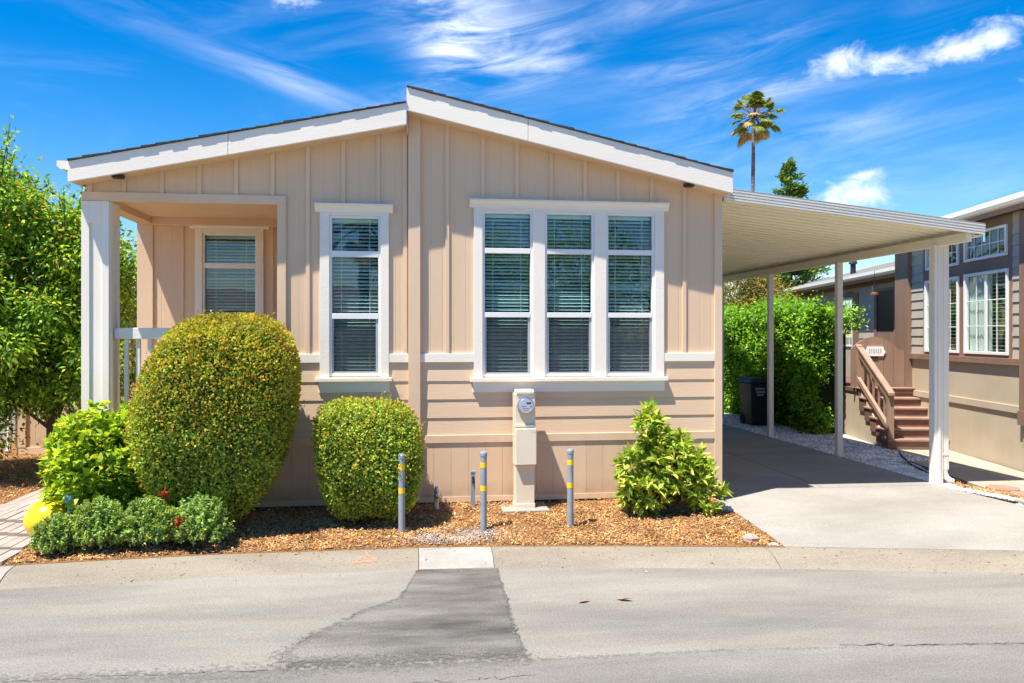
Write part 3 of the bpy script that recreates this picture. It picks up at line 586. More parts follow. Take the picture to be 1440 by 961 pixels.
# gable roof: each slope = roof slab, fascia, soffit, shingles along the rake
def slope(xa, za, xb, zb, th, yb=14.3):
    """underside front corners (xa,za)-(xb,zb); th thickness at a, b"""
    t0, t1 = th
    roof = obj('roof', MB().prism([(xa,-.255,za+.03),(xb,-.255,zb+.03),(xb,-.255,zb+t1-.012),(xa,-.255,za+t0-.012)], [(xa,yb,za+.03),(xb,yb,zb+.03),(xb,yb,zb+t1-.012),(xa,yb,za+t0-.012)]), 'shingle', H)
    js = .36 if xa > -1 else .46
    for f0, f1 in ((0, js-.0006), (js+.0006, 1)):
        xs_, zs_, ts_ = [xa+(xb-xa)*f for f in (f0, f1)], [za+(zb-za)*f for f in (f0, f1)], [t0+(t1-t0)*f-.012 for f in (f0, f1)]
        obj('fascia', MB().prism([(xs_[0],-.30,zs_[0]),(xs_[1],-.30,zs_[1]),(xs_[1],-.30,zs_[1]+ts_[1]),(xs_[0],-.30,zs_[0]+ts_[0])], [(xs_[0],-.258,zs_[0]),(xs_[1],-.258,zs_[1]),(xs_[1],-.258,zs_[1]+ts_[1]),(xs_[0],-.258,zs_[0]+ts_[0])]), 'white_trim', roof, bevel=.004)
    obj('soffit', MB().prism([(xa,-.256,za+.012),(xb,-.256,zb+.012),(xb,-.256,zb+.028),(xa,-.256,za+.028)], [(xa,.0,za+.012),(xb,.0,zb+.012),(xb,.0,zb+.028),(xa,.0,za+.028)]), 'tan_trim', roof)
    n = int(abs(xb-xa)/.145); rr = random.Random(int(xa*10)+5)
    for i in range(n):     # rake edge courses, each lapping the one below
        u0, u1 = i/n, (i+1)/n; x0, x1 = xa+(xb-xa)*u0, xa+(xb-xa)*u1; z0 = za+t0+(zb+t1-za-t0)*u0; z1 = za+t0+(zb+t1-za-t0)*u1; yo = -.316-rr.random()*.006; up = rr.choice((0,0,0,.006,.012))
        low_first = z0 < z1
        e0, e1 = (.012, 0) if low_first else (0, .012)
        obj('shingle', MB().prism([(x0,yo,z0-.010),(x1,yo,z1-.010),(x1,yo,z1+.002+e1*.7+up*.6),(x0,yo,z0+.002+e0*.7+up*.6)], [(x0,.1,z0-.010),(x1,.1,z1-.010),(x1,.1,z1+.002+e1*.7),(x0,.1,z0+.002+e0*.7)]), 'shingle', roof)
    return roof
rl = slope(-3.569, 3.526, -.012, 4.256, (.233,.254)); rr_ = slope(-.01, 4.415, 3.798, 3.573, (.269,.26))
boxpart('ridge_face', 'tan_trim', rr_, -.009, .006, -.2, 14.2, 4.2, 4.60)
obj('eave_gutter', MB().extr([(-3.69,3.755),(-3.69,3.70),(-3.66,3.67),(-3.571,3.66),(-3.571,3.755)], 1, -.27, 14.2), 'white_trim', rl)
boxpart('eave_fascia', 'white_trim', rr_, 3.782, 3.80, -.258, 14.2, 3.574, 3.82)
for (x, zz) in ((-3.104, zl(-3.104)), (3.304, zr(3.304))):
    obj('eave_light', MB().lathe([(.06,-.022),(.068,-.006),(.068,.006)], (x, -.17, zz), 16), 'ink', H)
# side, rear and inside of the house
boxpart('side_wall', 'tan_panel', H, 3.70, 3.76, .062, 14, -.02, 3.66); boxpart('side_wall', 'tan_panel', H, -3.525, -3.47, YB+.05, 14, -.02, 3.58)
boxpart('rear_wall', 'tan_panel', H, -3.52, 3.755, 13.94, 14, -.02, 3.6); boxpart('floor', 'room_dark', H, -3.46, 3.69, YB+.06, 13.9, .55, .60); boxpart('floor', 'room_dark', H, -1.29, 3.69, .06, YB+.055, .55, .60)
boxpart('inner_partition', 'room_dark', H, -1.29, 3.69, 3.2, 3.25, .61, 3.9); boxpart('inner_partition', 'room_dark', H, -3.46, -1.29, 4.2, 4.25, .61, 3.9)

# ------------------------------------------------------------------ carport
CP = thing('carport', 'white metal carport with ribbed pan roof on slim white posts', 'carport', (5.5,4.5,-.08))
CX0, CX1, CZ0, CZ1, CY0, CY1 = 3.803, 7.21, 3.60, 3.235, -.055, 9.3
pz = lambda x: CZ0 + (CZ1-CZ0)*(x-CX0)/(CX1-CX0)
pitch = .203; ring = [(0,0),(.045,.0),(.068,.05),(.18,.05),(pitch,.0),(pitch,.003),(.182,.053),(.066,.053),(.043,.003),(0,.003)]
mb = MB(); a = [(CX0-5.5, p[0], pz(CX0)-3.4+p[1]) for p in ring]; b = [(CX1-.012-5.5, p[0], pz(CX1-.012)-3.4+p[1]) for p in ring]; k = len(ring)
mb.v = a+b; mb.f = [(i, (i+1) % k, k+(i+1) % k, k+i) for i in range(k)] + [tuple(range(k))[::-1], tuple(range(k, 2*k))]
panme = bpy.data.meshes.new('roof_pan'); panme.from_pydata(mb.v, [], mb.f); panme.update()
y = CY0+.03
while y < CY1: link('roof_pan', panme, CP, (5.5, y, 3.4), 'carport_pan'); y += pitch+.0005
fp = []       # ribbed front fascia profile (y, z relative to pan level)
zs = np.linspace(-.06, .075, 25)
for i, z in enumerate(zs): fp.append((-.055-.02*(1 if (i % 6) < 4 else 0)-.012*((z+.06)/.135), z))
ringf = fp + [(-.02,.075),(-.02,-.06)]
obj('front_fascia', MB().prism([(CX0,p[0],pz(CX0)+p[1]) for p in ringf], [(CX1,p[0],pz(CX1)+p[1]) for p in ringf]), 'aluminium_white', CP)
obj('gutter', MB().extr([(7.10,3.16),(7.10,3.15),(7.205,3.15),(7.207,3.30),(7.203,3.30),(7.20,3.17),(7.108,3.17),(7.108,3.29),(7.10,3.29)], 1, -.018, CY1), 'aluminium_white', CP)
boxpart('beam', 'carport_pan', CP, 7.01, 7.085, .0, CY1, 3.09, 3.205)
for i, y in enumerate((.6,3.1,5.62,8.1)):
    if i == 0:
        p = obj('post', MB().box(6.955,7.08,.54,.66,-.09,3.11), 'aluminium_white', CP, bevel=.006)
        boxpart('post_lip', 'aluminium_white', p, 7.0, 7.035, .525, .54, -.085, 3.11)
        d = obj('downspout', MB().box(7.086,7.175,.55,.635,.10,3.16), 'aluminium_white', CP, bevel=.012)
        obj('elbow', MB().tube([(7.13,.592,.12),(7.13,.592,.06),(7.15,.585,.0),(7.20,.57,-.045),(7.25,.56,-.06)], .043, 10), 'aluminium_white', d)
        obj('drain_hose', MB().tube([(7.235,.565,-.055),(7.27,.557,-.063),(7.30,.55,-.066)], .047, 10), 'rubber', d)
        boxpart('bracket', 'aluminium_white', d, 7.08, 7.181, .545, .64, .30, .325)
    else:
        p = obj('post', MB().box(7.0,7.095,y-.047,y+.047,-.09,3.11), 'aluminium_white', CP, bevel=.006)
    boxpart('bolt', 'chrome', p, 7.03, 7.045, y-.065, y-.047, 3.03, 3.045)
boxpart('wall_ledger', 'aluminium_white', CP, 3.803, 3.84, .0, CY1, 3.53, 3.595)

# ------------------------------------------------------------------ front yard objects
def bollard(x, y, lab):
    z = bed_z(x, y)
    t = thing('bollard', lab, 'bollard', (x, y, z), 'grey bollards with yellow bands')
    obj('pole', MB().lathe([(.034,-.05),(.034,.78)], (x, y, z), 16), 'bollard_grey', t, smooth=False)
    obj('cap', MB().lathe([(.038,.776),(.038,.805),(.030,.822)], (x, y, z), 16), 'bollard_grey', t)
    for h in (.395+.02, .655): obj('yellow_band', MB().lathe([(.0355,h),(.0355,h+.055)], (x, y, z), 16), 'yellow_tape', t)
bollard(-.06,-1.01,'grey bollard with yellow bands in front of the clipped round bush')
bollard(.782,-1.03,'grey bollard with yellow bands just left of the electric meter pedestal')
bollard(1.706,-.995,'grey bollard with yellow bands standing right of the meter, against bare skirting')
E1 = thing('meter_pedestal', 'cream electric meter pedestal with round glass meter on a concrete pad', 'electric meter', (1.285,-.25,-.09))
boxpart('concrete_pad', 'kerb_new', E1, 1.02, 1.55, -.46, -.06, -.14, -.02, bevel=.01)
boxpart('base', 'pedestal', E1, 1.176, 1.394, -.33, -.14, -.077, .46, bevel=.006); boxpart('foot', 'pedestal', E1, 1.170, 1.400, -.338, -.13, -.0775, .03, bevel=.005)
cab = obj('cabinet', MB().box(1.168,1.402,-.335,-.13,.46,1.275), 'pedestal', E1, bevel=.008)
boxpart('door', 'pedestal_door', cab, 1.171, 1.408, -.385, -.335, .475, .885, bevel=.006); boxpart('latch', 'chrome', cab, 1.27, 1.30, -.352, -.335, .90, .918)
boxpart('cabinet_lip', 'pedestal', cab, 1.165, 1.405, -.356, -.335, .90, .925, bevel=.003)
obj('cap', MB().extr([(-.35,1.275),(-.12,1.275),(-.12,1.30),(-.16,1.318),(-.31,1.318),(-.35,1.30)], 0, 1.185, 1.385), 'pedestal', E1, bevel=.004)
mt_ = obj('meter', MB().lathe([(.098,.0),(.098,.025),(.086,.03)], (1.287,-.335,1.142), 28, 'y'), 'chrome', E1)
obj('dial', MB().lathe([(.080,.031),(.080,.06)], (1.287,-.335,1.142), 28, 'y'), 'meter_face', mt_)
obj('glass_cover', MB().lathe([(.085,.03),(.085,.085),(.078,.10),(.05,.108)], (1.287,-.335,1.142), 28, 'y'), 'meter_glass', mt_, smooth=False)
boxpart('display', 'ink', mt_, 1.292, 1.345, -.3965, -.395, 1.163, 1.183)
for i, (a, b) in enumerate(((1.235,1.285),(1.25,1.33),(1.26,1.315))): boxpart('printed_line', 'ink', mt_, a, b, -.3962, -.395, 1.135-.022*i, 1.138-.022*i)
boxpart('button', 'ink', mt_, 1.335, 1.349, -.3965, -.395, 1.128, 1.142)
E1.location = (1.285+.035, -.25, -.09-.035)
U = thing('utility_post', 'short grey metal utility post with black latch beside the middle bollard', 'post', (.735,-.17,-.07))
boxpart('post_body', 'bollard_grey', U, .713, .765, -.185, -.155, -.1, .335, bevel=.003); boxpart('latch', 'ink', U, .73, .752, -.20, -.185, .21, .29); boxpart('top_clip', 'bollard_grey', U, .713, .785, -.19, -.15, .3352, .35)
S = thing('water_stub', 'short white capped water pipe with yellow tape by the wall', 'pipe', (.325,-.25,-.07))
obj('pipe', MB().lathe([(.026,-.06),(.026,.10)], (.325,-.25,-.07), 14), 'pvc_white', S); obj('yellow_band', MB().lathe([(.0275,.095),(.0275,.13)], (.325,-.25,-.07), 14), 'yellow_tape', S)
obj('valve', MB().lathe([(.02,.13),(.032,.16),(.022,.19),(.03,.22),(.016,.27)], (.325,-.25,-.07), 14), 'chrome', S)
ball = MB(); nb = 24
prof_b = [(.235*math.sin(math.pi*i/nb)+.0005, .205-.205*math.cos(math.pi*i/nb)) for i in range(nb+1)]
tag(obj('ball', MB().lathe(prof_b, (-3.53,-.80,-.135), 36), 'yellow_ball', smooth=True, base=True), 'glossy yellow ball lying behind the low hedge at the path', 'ball')
tag(obj('garden_ornament', MB().lathe([(.012,0),(.012,.38),(.03,.39),(.055,.42),(.05,.46),(.02,.48)], (-3.28,-1.0,-.12), 14), 'blue_glaze'), 'small blue garden ornament on a stick behind the low hedge', 'ornament')
def rock(x, y, z, s, mat, lab, seed):
    rn = np.random.default_rng(seed); m = MB(); k = 7; b = []
    for i in range(1, 5):
        for j in range(k):
            t = 2*math.pi*j/k; ph = math.pi*i/5; q = 1+rn.uniform(-.18, .18); b.append((x+s[0]*q*math.sin(ph)*math.cos(t), y+s[1]*q*math.sin(ph)*math.sin(t), z+s[2]*q*math.cos(ph)))
    m.v = b + [(x, y, z+s[2]), (x, y, z-s[2])]
    for i in range(3):
        for j in range(k): m.f.append((i*k+j, (i+1)*k+j, (i+1)*k+(j+1) % k, i*k+(j+1) % k))
    for j in range(k): m.f.append((4*k, j, (j+1) % k)); m.f.append((4*k+1, 3*k+(j+1) % k, 3*k+j))
    return tag(obj('stone', m, mat), lab, 'stone')
rock(3.40,-1.70,-.13,(.10,.07,.055),'stone_pink','pinkish stone at the corner of the mulch bed by the kerb',2)
rock(3.60,-.60,-.08,(.075,.07,.045),'stone_white','pale grey stone beside the leafy shrub at the driveway',5)
rock(3.585,-.42,-.075,(.06,.08,.05),'stone_white','grey stone under the leafy shrub nearest the house corner',9)
rock(3.57,-1.83,-.155,(.06,.04,.018),'stone_white','flat white stone chip at the bed tip on the kerb',11)
# orange utility mark on the kerb
m = MB()
def stroke(p, q, w):
    n = 8; rn = random.Random(int(p[0]*100))
    for i in range(n):
        a = [p[k]+(q[k]-p[k])*i/n for k in (0,1)]; b = [p[k]+(q[k]-p[k])*(i+1)/n for k in (0,1)]
        d = Vector((b[0]-a[0], b[1]-a[1])); nn = Vector((-d.y, d.x)).normalized()*w*rn.uniform(.6,1.2)
        pts = [(a[0]+nn.x,a[1]+nn.y),(a[0]-nn.x,a[1]-nn.y),(b[0]-nn.x,b[1]-nn.y),(b[0]+nn.x,b[1]+nn.y)]
        m.poly([(x_, y_, kerb_z(kerb_back(x_)-y_)+.004) for x_, y_ in pts], [(0,1,2,3)])
stroke((-.40,-1.50),(-.38,-1.63),.012); stroke((-.38,-1.63),(-.30,-1.70),.012); stroke((-.50,-1.73),(-.29,-1.71),.014); stroke((-.50,-1.73),(-.42,-1.66),.012)
tag(obj('paint_mark', m, 'paint_orange'), 'orange spray painted utility mark on the kerb', 'paint mark')
def dry_leaf(x, y, s, rz, lab):
    T = Matrix.Translation((x, y, -.262)) @ Matrix.Rotation(rz, 4, 'Z'); m = MB()
    m.poly([T @ Vector(p) for p in ((-s,0,.002),(-.3*s,.4*s,.02),(.3*s,.35*s,.012),(s,0,.015),(.3*s,-.35*s,.02),(-.3*s,-.4*s,.006),(0,0,.004))], [(0,6,1),(1,6,2),(2,6,3),(3,6,4),(4,6,5),(5,6,0)])
    tag(obj('dry_leaf', m, 'brown_wood'), lab, 'leaf')
dry_leaf(1.42,-2.93,.055,.3,'paler of two dry leaves lying on the street below the meter'); dry_leaf(1.76,-2.93,.07,-.5,'darker brown dry leaf on the street, right of the pale one')

# ------------------------------------------------------------------ foliage
def leaves(P, D, L, Wd, rng, spread=.6, fold=.25, U=None, un=.45):
    """one folded diamond per point; D preferred direction"""
    n = len(P); d = D + rng.normal(size=(n,3))*spread; d, s, u = frames(n, d, rng)
    if U is not None:       # leaf blades turned towards the light / outwards
        s = np.cross(d, U/(np.linalg.norm(U, axis=1, keepdims=True)+1e-9)+rng.normal(size=(n,3))*un); s /= np.linalg.norm(s, axis=1, keepdims=True)+1e-9; u = np.cross(s, d)
    flip = np.where((u[:,2] < 0), -1., 1.)[:,None]; u = u*flip
    l = (L*(.6+.8*rng.random(n)))[:,None]; w = (Wd*(.6+.8*rng.random(n)))[:,None]
    V = np.stack([P, P+d*l*.45+s*w+u*w*fold, P+d*l-u*l*.12, P+d*l*.45-s*w+u*w*fold], 1).reshape(-1,3)
    return V, (np.arange(n)[:,None]*4 + np.arange(4)[None])
def foliage(name, parent, P, D, L, Wd, mat, seed=1, spread=.6, kind='stuff', label=None, U=None, un=.45):
    D = np.asarray(D, float); V, F = leaves(np.asarray(P), D, L, Wd, np.random.default_rng(seed), spread, U=D*.5+np.array([0,0,.8]) if U is None else U, un=un); c = ABS[parent]
    return link(name, fast_mesh(name, V-np.array(c), F), parent, c, mat, kind=kind, label=label)
def lump(d, seed, k=9, amp=.08):
    """smooth bumps on the unit sphere"""
    rn = np.random.default_rng(seed); c = rn.normal(size=(k,3)); c /= np.linalg.norm(c, axis=1, keepdims=True); a = rn.uniform(-1, 1, k)
    return 1 + amp*np.sum(a[None]*np.exp(-6*(1-d@c.T)), 1)
def unit(n, rng):
    d = rng.normal(size=(n,3)); return d/np.linalg.norm(d, axis=1, keepdims=True)
def superell(d, p):     # radius factor of |x|^p+|y|^p+|z|^p = 1 along unit d
    return 1/np.power(np.sum(np.abs(d)**p, 1), 1/p)
def stems(parent, base, tips, r=.018, mat='bark', name='stem'):
    m = MB(); rn = random.Random(len(tips))
    for t in tips:
        b = Vector(base)+Vector((rn.uniform(-.05,.05), rn.uniform(-.05,.05), 0)); mid = (b+Vector(t))/2+Vector((rn.uniform(-.08,.08), rn.uniform(-.08,.08), .05)); m.tube([b, mid, Vector(t)], [r, r*.75, r*.35], 6)
    return obj(name, m, mat, parent)
def clipped_bush(label, c, rad, p, n, leaf, tipn, seed, taper=.0, tiptop=.0, spikes=0, shear=0., lean=0.):
    """sheared shrub: rounded box shell of small leaves, looser below; centre c, radii rad"""
    rng = np.random.default_rng(seed); base = (c[0], c[1], c[2]-rad[2]-.02)
    t = thing('clipped_bush', label, 'bush', base); c = np.array(c); rad = np.array(rad)
    def shell(n, lo, hi):
        d = unit(n, rng); r = superell(d, p)*lump(d, seed, 40, .095)*(lo+(hi-lo)*rng.random(n)**.6); q = d*r[:,None]
        w = 1-taper*np.clip(-q[:,2], 0, 1)**1.6; q[:,0] *= w; q[:,1] *= w; q[:,0] += shear*q[:,2]; zz = np.clip(q[:,2]+.15, 0, 2); q[:,0] = np.where(q[:,0] < 0, q[:,0]*(1-lean*zz**1.3), q[:,0])
        return q, d
    gaps = unit(int(16+n/3500), rng); gr = rng.uniform(.05, .13, len(gaps))
    def thin(q, d):     # bare patches that open onto the twigs
        k = np.ones(len(q), bool)
        for g, a in zip(gaps, gr): k &= ~((np.arccos(np.clip(d@g, -1, 1)) < a*(.6+.8*rng.random(len(d)))) & (rng.random(len(d)) < .8))
        return q[k], d[k]
    q, d = thin(*shell(n, .82, 1.02)); foliage('foliage', t, c+q*rad, d*.3+np.array([0,0,.35]), leaf[0], leaf[1], 'box_leaf', seed+1, .8, U=d+np.array([0,0,.35]), un=.5)
    q, d = shell(n//4, .66, .86); foliage('inner_foliage', t, c+q*rad, d, leaf[0]*1.8, leaf[1]*2.2, 'box_leaf', seed+2, .8, U=d)
    q, d = shell(tipn*3, .97, 1.05); k = rng.random(len(q)) < np.clip(.10+tiptop*np.clip(q[:,2]+.25, 0, 1), 0, 1); foliage('new_shoots', t, (c+q*rad)[k], d[k]*.6+np.array([0,0,.5]), leaf[0]*1.05, leaf[1], 'box_tip', seed+3, .55, U=d[k])
    if spikes:
        q, d = shell(spikes*6, 1.0, 1.0); k = q[:,2] > -.35; q, d = q[k][:spikes], d[k][:spikes]; P = []
        for a in c+q*rad:
            h = rng.uniform(.05, .13); out = (a-c)/rad; dr = np.array([out[0]*.5+rng.normal()*.25, out[1]*.5+rng.normal()*.25, .9])
            for s in np.linspace(0, 1, 9): P.append(a+dr*h*s+rng.normal(size=3)*.006)
        P = np.array(P); foliage('spiky_shoots', t, P, np.tile([0,0,1.], (len(P),1)), leaf[0]*.95, leaf[1]*.8, 'box_tip', seed+4, .7)
    tips = [tuple(c+unit(1, rng)[0]*rad*.7) for _ in range(9)]; stems(t, base, tips, .02); return t
clipped_bush('large rounded clipped bush with orange and yellow new growth in front of the porch', (-1.98,-.66,.985), (.755,.57,1.07), 3.1, 66000, (.031,.0125), 13000, 11, .34, .95, 170, .02, .24)
clipped_bush('smaller boxy clipped bush beneath the narrow window, left of the bollards', (-.435,-.55,.535), (.52,.44,.62), 4.0, 30000, (.030,.0115), 2600, 23, .12, .4, 50)
def leafy_shrub(name, label, lobes, n, per, leaf, mat, seed, base, tipmat=None, spread=.5, core=None):
    """broad leaved shrub: rosettes of leaves at shoot tips spread through overlapping lobes (cx,cy,cz,rx,ry,rz)"""
    rng = np.random.default_rng(seed); t = thing(name, label, 'shrub', base); P = []; D = []; A = []; tips = []
    w = np.array([l[3]*l[5] for l in lobes]); w = w/w.sum()
    for i, l in enumerate(lobes):
        k = int(n*w[i]); d = unit(k, rng); r = (.35+.65*rng.random(k)**.45)*lump(d, seed+i, 12, .18); q = np.array(l[:3])+d*r[:,None]*np.array(l[3:]); ok = q[:,2] > base[2]+.02; q, d = q[ok], d[ok]
        for a, b in zip(q, d):
            ax = b*.6+np.array([0,0,.7])+rng.normal(size=3)*.25; ax /= np.linalg.norm(ax); u = unit(per, rng); u = u-ax*(u@ax)[:,None]*.7; P.append(a+ax*rng.uniform(-.03,.03,(per,1))); D.append(u+ax*.55); A.append(np.full(per, a[2]))
        tips += [tuple(x) for x in q[rng.integers(0, len(q), 5)]]
    P = np.concatenate(P); D = np.concatenate(D); foliage('foliage', t, P, D, leaf[0], leaf[1], mat, seed+1, spread*.5); stems(t, base, tips, .013); return t
leafy_shrub('broadleaf_shrub', 'bright green broad leaved shrub left of the large clipped bush', [(-3.12,-.62,.62,.50,.40,.58),(-2.85,-.55,.55,.36,.36,.45),(-3.32,-.66,.45,.32,.34,.46),(-2.98,-.6,.25,.42,.36,.35)], 1500, 9, (.085,.024), 'bright_leaf', 31, (-3.1,-.6,-.10))
leafy_shrub('leafy_shrub', 'loose glossy green shrub at the right corner of the house by the driveway', [(2.68,-.60,.86,.13,.16,.30),(2.82,-.56,.72,.13,.16,.30),(2.56,-.62,.36,.26,.28,.34),(2.62,-.62,.12,.30,.28,.22),(3.0,-.58,.42,.26,.28,.34),(3.22,-.60,.30,.22,.26,.30),(2.86,-.6,.36,.30,.28,.38),(3.28,-.66,.08,.22,.26,.18)], 560, 9, (.112,.021), 'pitt_leaf', 37, (2.9,-.6,-.11))
def low_shrub(label, c, rad, n, seed, red=False):
    rng = np.random.default_rng(seed); base = (c[0], c[1], bed_z(c[0], c[1])); t = thing('low_shrub', label, 'shrub', base, 'low boxwood shrubs along the kerb'); P = []; D = []; tp = []; td = []
    d = unit(n, rng); d[:,2] = np.abs(d[:,2])*1.1-.12; q = np.array(c)+d*np.array(rad)*((.4+.6*rng.random(n)**.5)*lump(d, seed, 14, .2))[:,None]
    for a, b in zip(q, d):
        ax = b*.5+np.array([0,0,.8])+rng.normal(size=3)*.3; ax /= np.linalg.norm(ax); ln = rng.uniform(.05,.11)
        for s in np.linspace(0, 1, 7):
            for _ in range(3):
                u = unit(1, rng)[0]; u -= ax*(u@ax)*.6
                (tp if s > .8 and rng.random() < .5 else P).append(a+ax*ln*(s-.6)); (td if len(td) < len(tp) else D).append(u+ax*.5)
    foliage('foliage', t, P, D, .026, .0085, 'low_leaf', seed+1, .25); foliage('new_shoots', t, tp, td, .026, .0085, 'low_tip', seed+2, .25)
    if red:
        a = np.array(red); foliage('red_leaves', t, a+rng.normal(size=(26,3))*.02, np.tile([.2,-.6,.6], (26,1)), .05, .018, 'red_leaf', seed+3, .6)
    stems(t, base, [tuple(x) for x in q[rng.integers(0, n, 10)]], .008)
low_shrub('dark compact low boxwood in front of the yellow ball', (-3.27,-1.31,-.04), (.20,.18,.25), 400, 41)
low_shrub('low boxwood next to the compact one by the ball', (-2.93,-1.27,.0), (.31,.22,.36), 640, 43)
low_shrub('yellow tipped low boxwood with red leaves on top', (-2.47,-1.24,.01), (.32,.22,.38), 680, 47, (-2.34,-1.2,.36))
low_shrub('right end low boxwood near the clipped bush foot', (-2.0,-1.24,.0), (.30,.22,.33), 600, 53, (-2.13,-1.46,.14))
def tree(name, label, base, crown, n, leaf, mats, seed, limbs=7, shoots=0, trunk=.09, cat='tree', droop=-.2, clump=.26, shell=.45):
    """trunk with limbs to clumps of leaves; crown = list of ellipsoid lobes"""
    rng = np.random.default_rng(seed); t = thing(name, label, cat, base); base = np.array(base); m = MB(); cl = []
    top = np.array(crown[0][:3])
    m.tube([base, base+(top-base)*.35+rng.normal(size=3)*.05, base+(top-base)*.8], [trunk, trunk*.8, trunk*.45], 10)
    w = np.array([l[3]*l[4]*l[5] for l in crown]); w /= w.sum()
    for i, l in enumerate(crown):
        k = max(6, int(limbs*14*w[i])); d = unit(k, rng); r = (shell+(1-shell)*rng.random(k)**.5)*lump(d, seed+i, 10, .25); q = np.array(l[:3])+d*r[:,None]*np.array(l[3:]); cl.append(q)
    cl = np.concatenate(cl); cl = cl[cl[:,2] > base[2]+.25]
    for a in cl[::2]:
        s = base+(top-base)*rng.uniform(.2,.75); mid = (s+a)/2+np.array([0,0,.12])+rng.normal(size=3)*.06; m.tube([s, mid, a], [trunk*.3, trunk*.2, trunk*.07], 5)
    tip = []
    for _ in range(shoots):
        a = cl[rng.integers(0, len(cl))]; l = crown[0]
        if a[2] < l[2]: continue
        h = rng.uniform(.3,1.0); b = a+np.array([rng.normal()*.12, rng.normal()*.12, h]); m.tube([a, b], [.012,.004], 4)
        tip.append(a+(b-a)*rng.random((60,1))+rng.normal(size=(60,3))*.035)
    obj('trunk', m, 'bark', t)
    per = n//len(cl); P = (cl[:,None]+rng.normal(size=(len(cl),per,3))*clump*np.array([1,1,.75])).reshape(-1,3); dd = P-np.repeat(cl, per, 0); dd[:,2] += droop*.3; D = dd/np.linalg.norm(dd, axis=1, keepdims=True)+np.array([0,0,droop])
    ctr = np.array(crown[0][:3]); k = P[:,2] > base[2]+.15; P, D = P[k], D[k]
    foliage('crown', t, P, D, leaf[0], leaf[1], mats[0], seed+1, .55)
    if tip: tip = np.concatenate(tip); foliage('upright_shoots', t, tip, np.tile([0,0,.3], (len(tip),1)), leaf[0]*.8, leaf[1], mats[0], seed+3, .9)
    if len(mats) > 1:
        k = (rng.random(len(P)) < .09) & (P[:,2] > ctr[2]-.3); foliage('new_leaves', t, P[k]+D[k]*.04, D[k], leaf[0], leaf[1], mats[1], seed+2, .5)
    return t
tree('leafy_tree', 'big dense leafy green tree at the left side of the house porch', (-5.1,3.1,-.08), [(-5.0,3.0,2.65,1.0,.95,1.4),(-5.65,2.7,2.7,1.2,.95,1.7),(-4.62,2.9,1.9,.78,.8,1.35),(-4.35,2.95,3.1,.55,.7,.95),(-6.3,2.9,2.2,1.2,1.0,1.7),(-4.9,2.2,1.5,.75,.6,.95),(-5.5,2.3,1.3,.8,.6,.9),(-4.4,2.5,1.2,.55,.5,.8)], 84000, (.078,.019), ('tree_leaf','tree_tip'), 61, 15, 150, .09, clump=.17, shell=.58)
# hedge and far greenery on the right
hedge = thing('hedge', 'tall glossy green hedge beyond the carport posts', 'hedge', (8.35,9.4,-.1))
rng = np.random.default_rng(71); n = 4300; q = rng.random((n,3)); face = rng.random(n)
X = np.where(face < .6, 7.98+.35*rng.random(n)**2, 7.98+1.0*q[:,0]); Y = 5.75+7.4*q[:,1]; Z = np.where(face < .6, -.05+2.5*q[:,2], 2.05+.45*q[:,2]); Y = np.where((face > .5) & (face < .6), 5.75+.3*rng.random(n), Y)
bm = .16*np.sin(2.3*Y+1.1)*np.sin(1.9*Z+.4)+.10*np.sin(5.1*Y)*np.cos(4.3*Z); X = X-bm; Z = Z*(1+.05*np.sin(1.7*Y)+.03*np.sin(6*Y+X*3))+np.where(rng.random(n) < .04, .25*rng.random(n), 0)
X = np.where((Y < 8.1) & (Y > 7.0) & (Z < 1.2), np.maximum(X, 8.1), X); X = np.where((X < 8.2) & (Z < .4), X+.12, X)
Cc = np.stack([X, Y, Z], 1); P = (Cc[:,None]+rng.normal(size=(n,16,3))*.075).reshape(-1,3); D = np.repeat(np.stack([-.6+0*X, -.4+0*X, .1+0*X], 1), 16, 0); k = P[:,2] > -.08
foliage('foliage', hedge, P[k], D[k], .085, .022, 'hedge_leaf', 72, .6)
obj('shade_core', MB().box(8.35,8.9,6.1,13.0,-.1,1.95), 'core_dark', hedge)  # solid near-black block; the hedge's inner shade is put into its colour
m = MB()
for y in np.arange(6.1, 13, .45): m.tube([(8.3,y,-.1),(8.25,y+.1,.6),(8.15,y,1.4)], [.03,.025,.01], 6)
obj('stem', m, 'bark', hedge)
tree('photinia_tree', 'reddish tipped leafy tree rising behind the green hedge', (10.4,14.6,-.1), [(10.4,14.6,2.8,1.5,1.3,1.4),(9.5,15.2,2.6,1.2,1.2,1.3),(11.4,15.6,2.2,1.1,1.1,1.2)], 26000, (.085,.026), ('photinia_leaf','tree_tip'), 81, 8, 0, .08, clump=.3)
def conifer(label, x, y, ztop, r0, z0, seed):
    rng = np.random.default_rng(seed); t = thing('conifer', label, 'tree', (x, y, -.1)); obj('trunk', MB().tube([(x,y,-.1),(x,y,ztop*.6),(x,y,ztop)], [.28,.16,.02], 10), 'bark', t); P = []; D = []; m = MB()
    for _ in range(190):
        z = z0+(ztop-z0)*rng.random()**1.1; f = (ztop-z)/(ztop-z0); L = r0*(.08+.92*f**.8)*rng.uniform(.65,1.12)*(min(1, f*6+.1)); a = rng.uniform(0, 2*math.pi); d = np.array([math.cos(a), math.sin(a), rng.uniform(-.05,.45)]); m.tube([(x,y,z), tuple(np.array([x,y,z])+d*L)], [.04,.01], 4)
        k = int(40+150*L/r0); s = rng.random(k)**.6; pts = np.array([x,y,z])+d*L*s[:,None]+rng.normal(size=(k,3))*np.array([.16,.16,.10])*(.6+.8*f); P.append(pts); D.append(np.tile(d+np.array([0,0,.25]), (k,1)))
    obj('limbs', m, 'bark', t); foliage('crown', t, np.concatenate(P), np.concatenate(D), .26, .05, 'conifer_leaf', seed+1, .5)
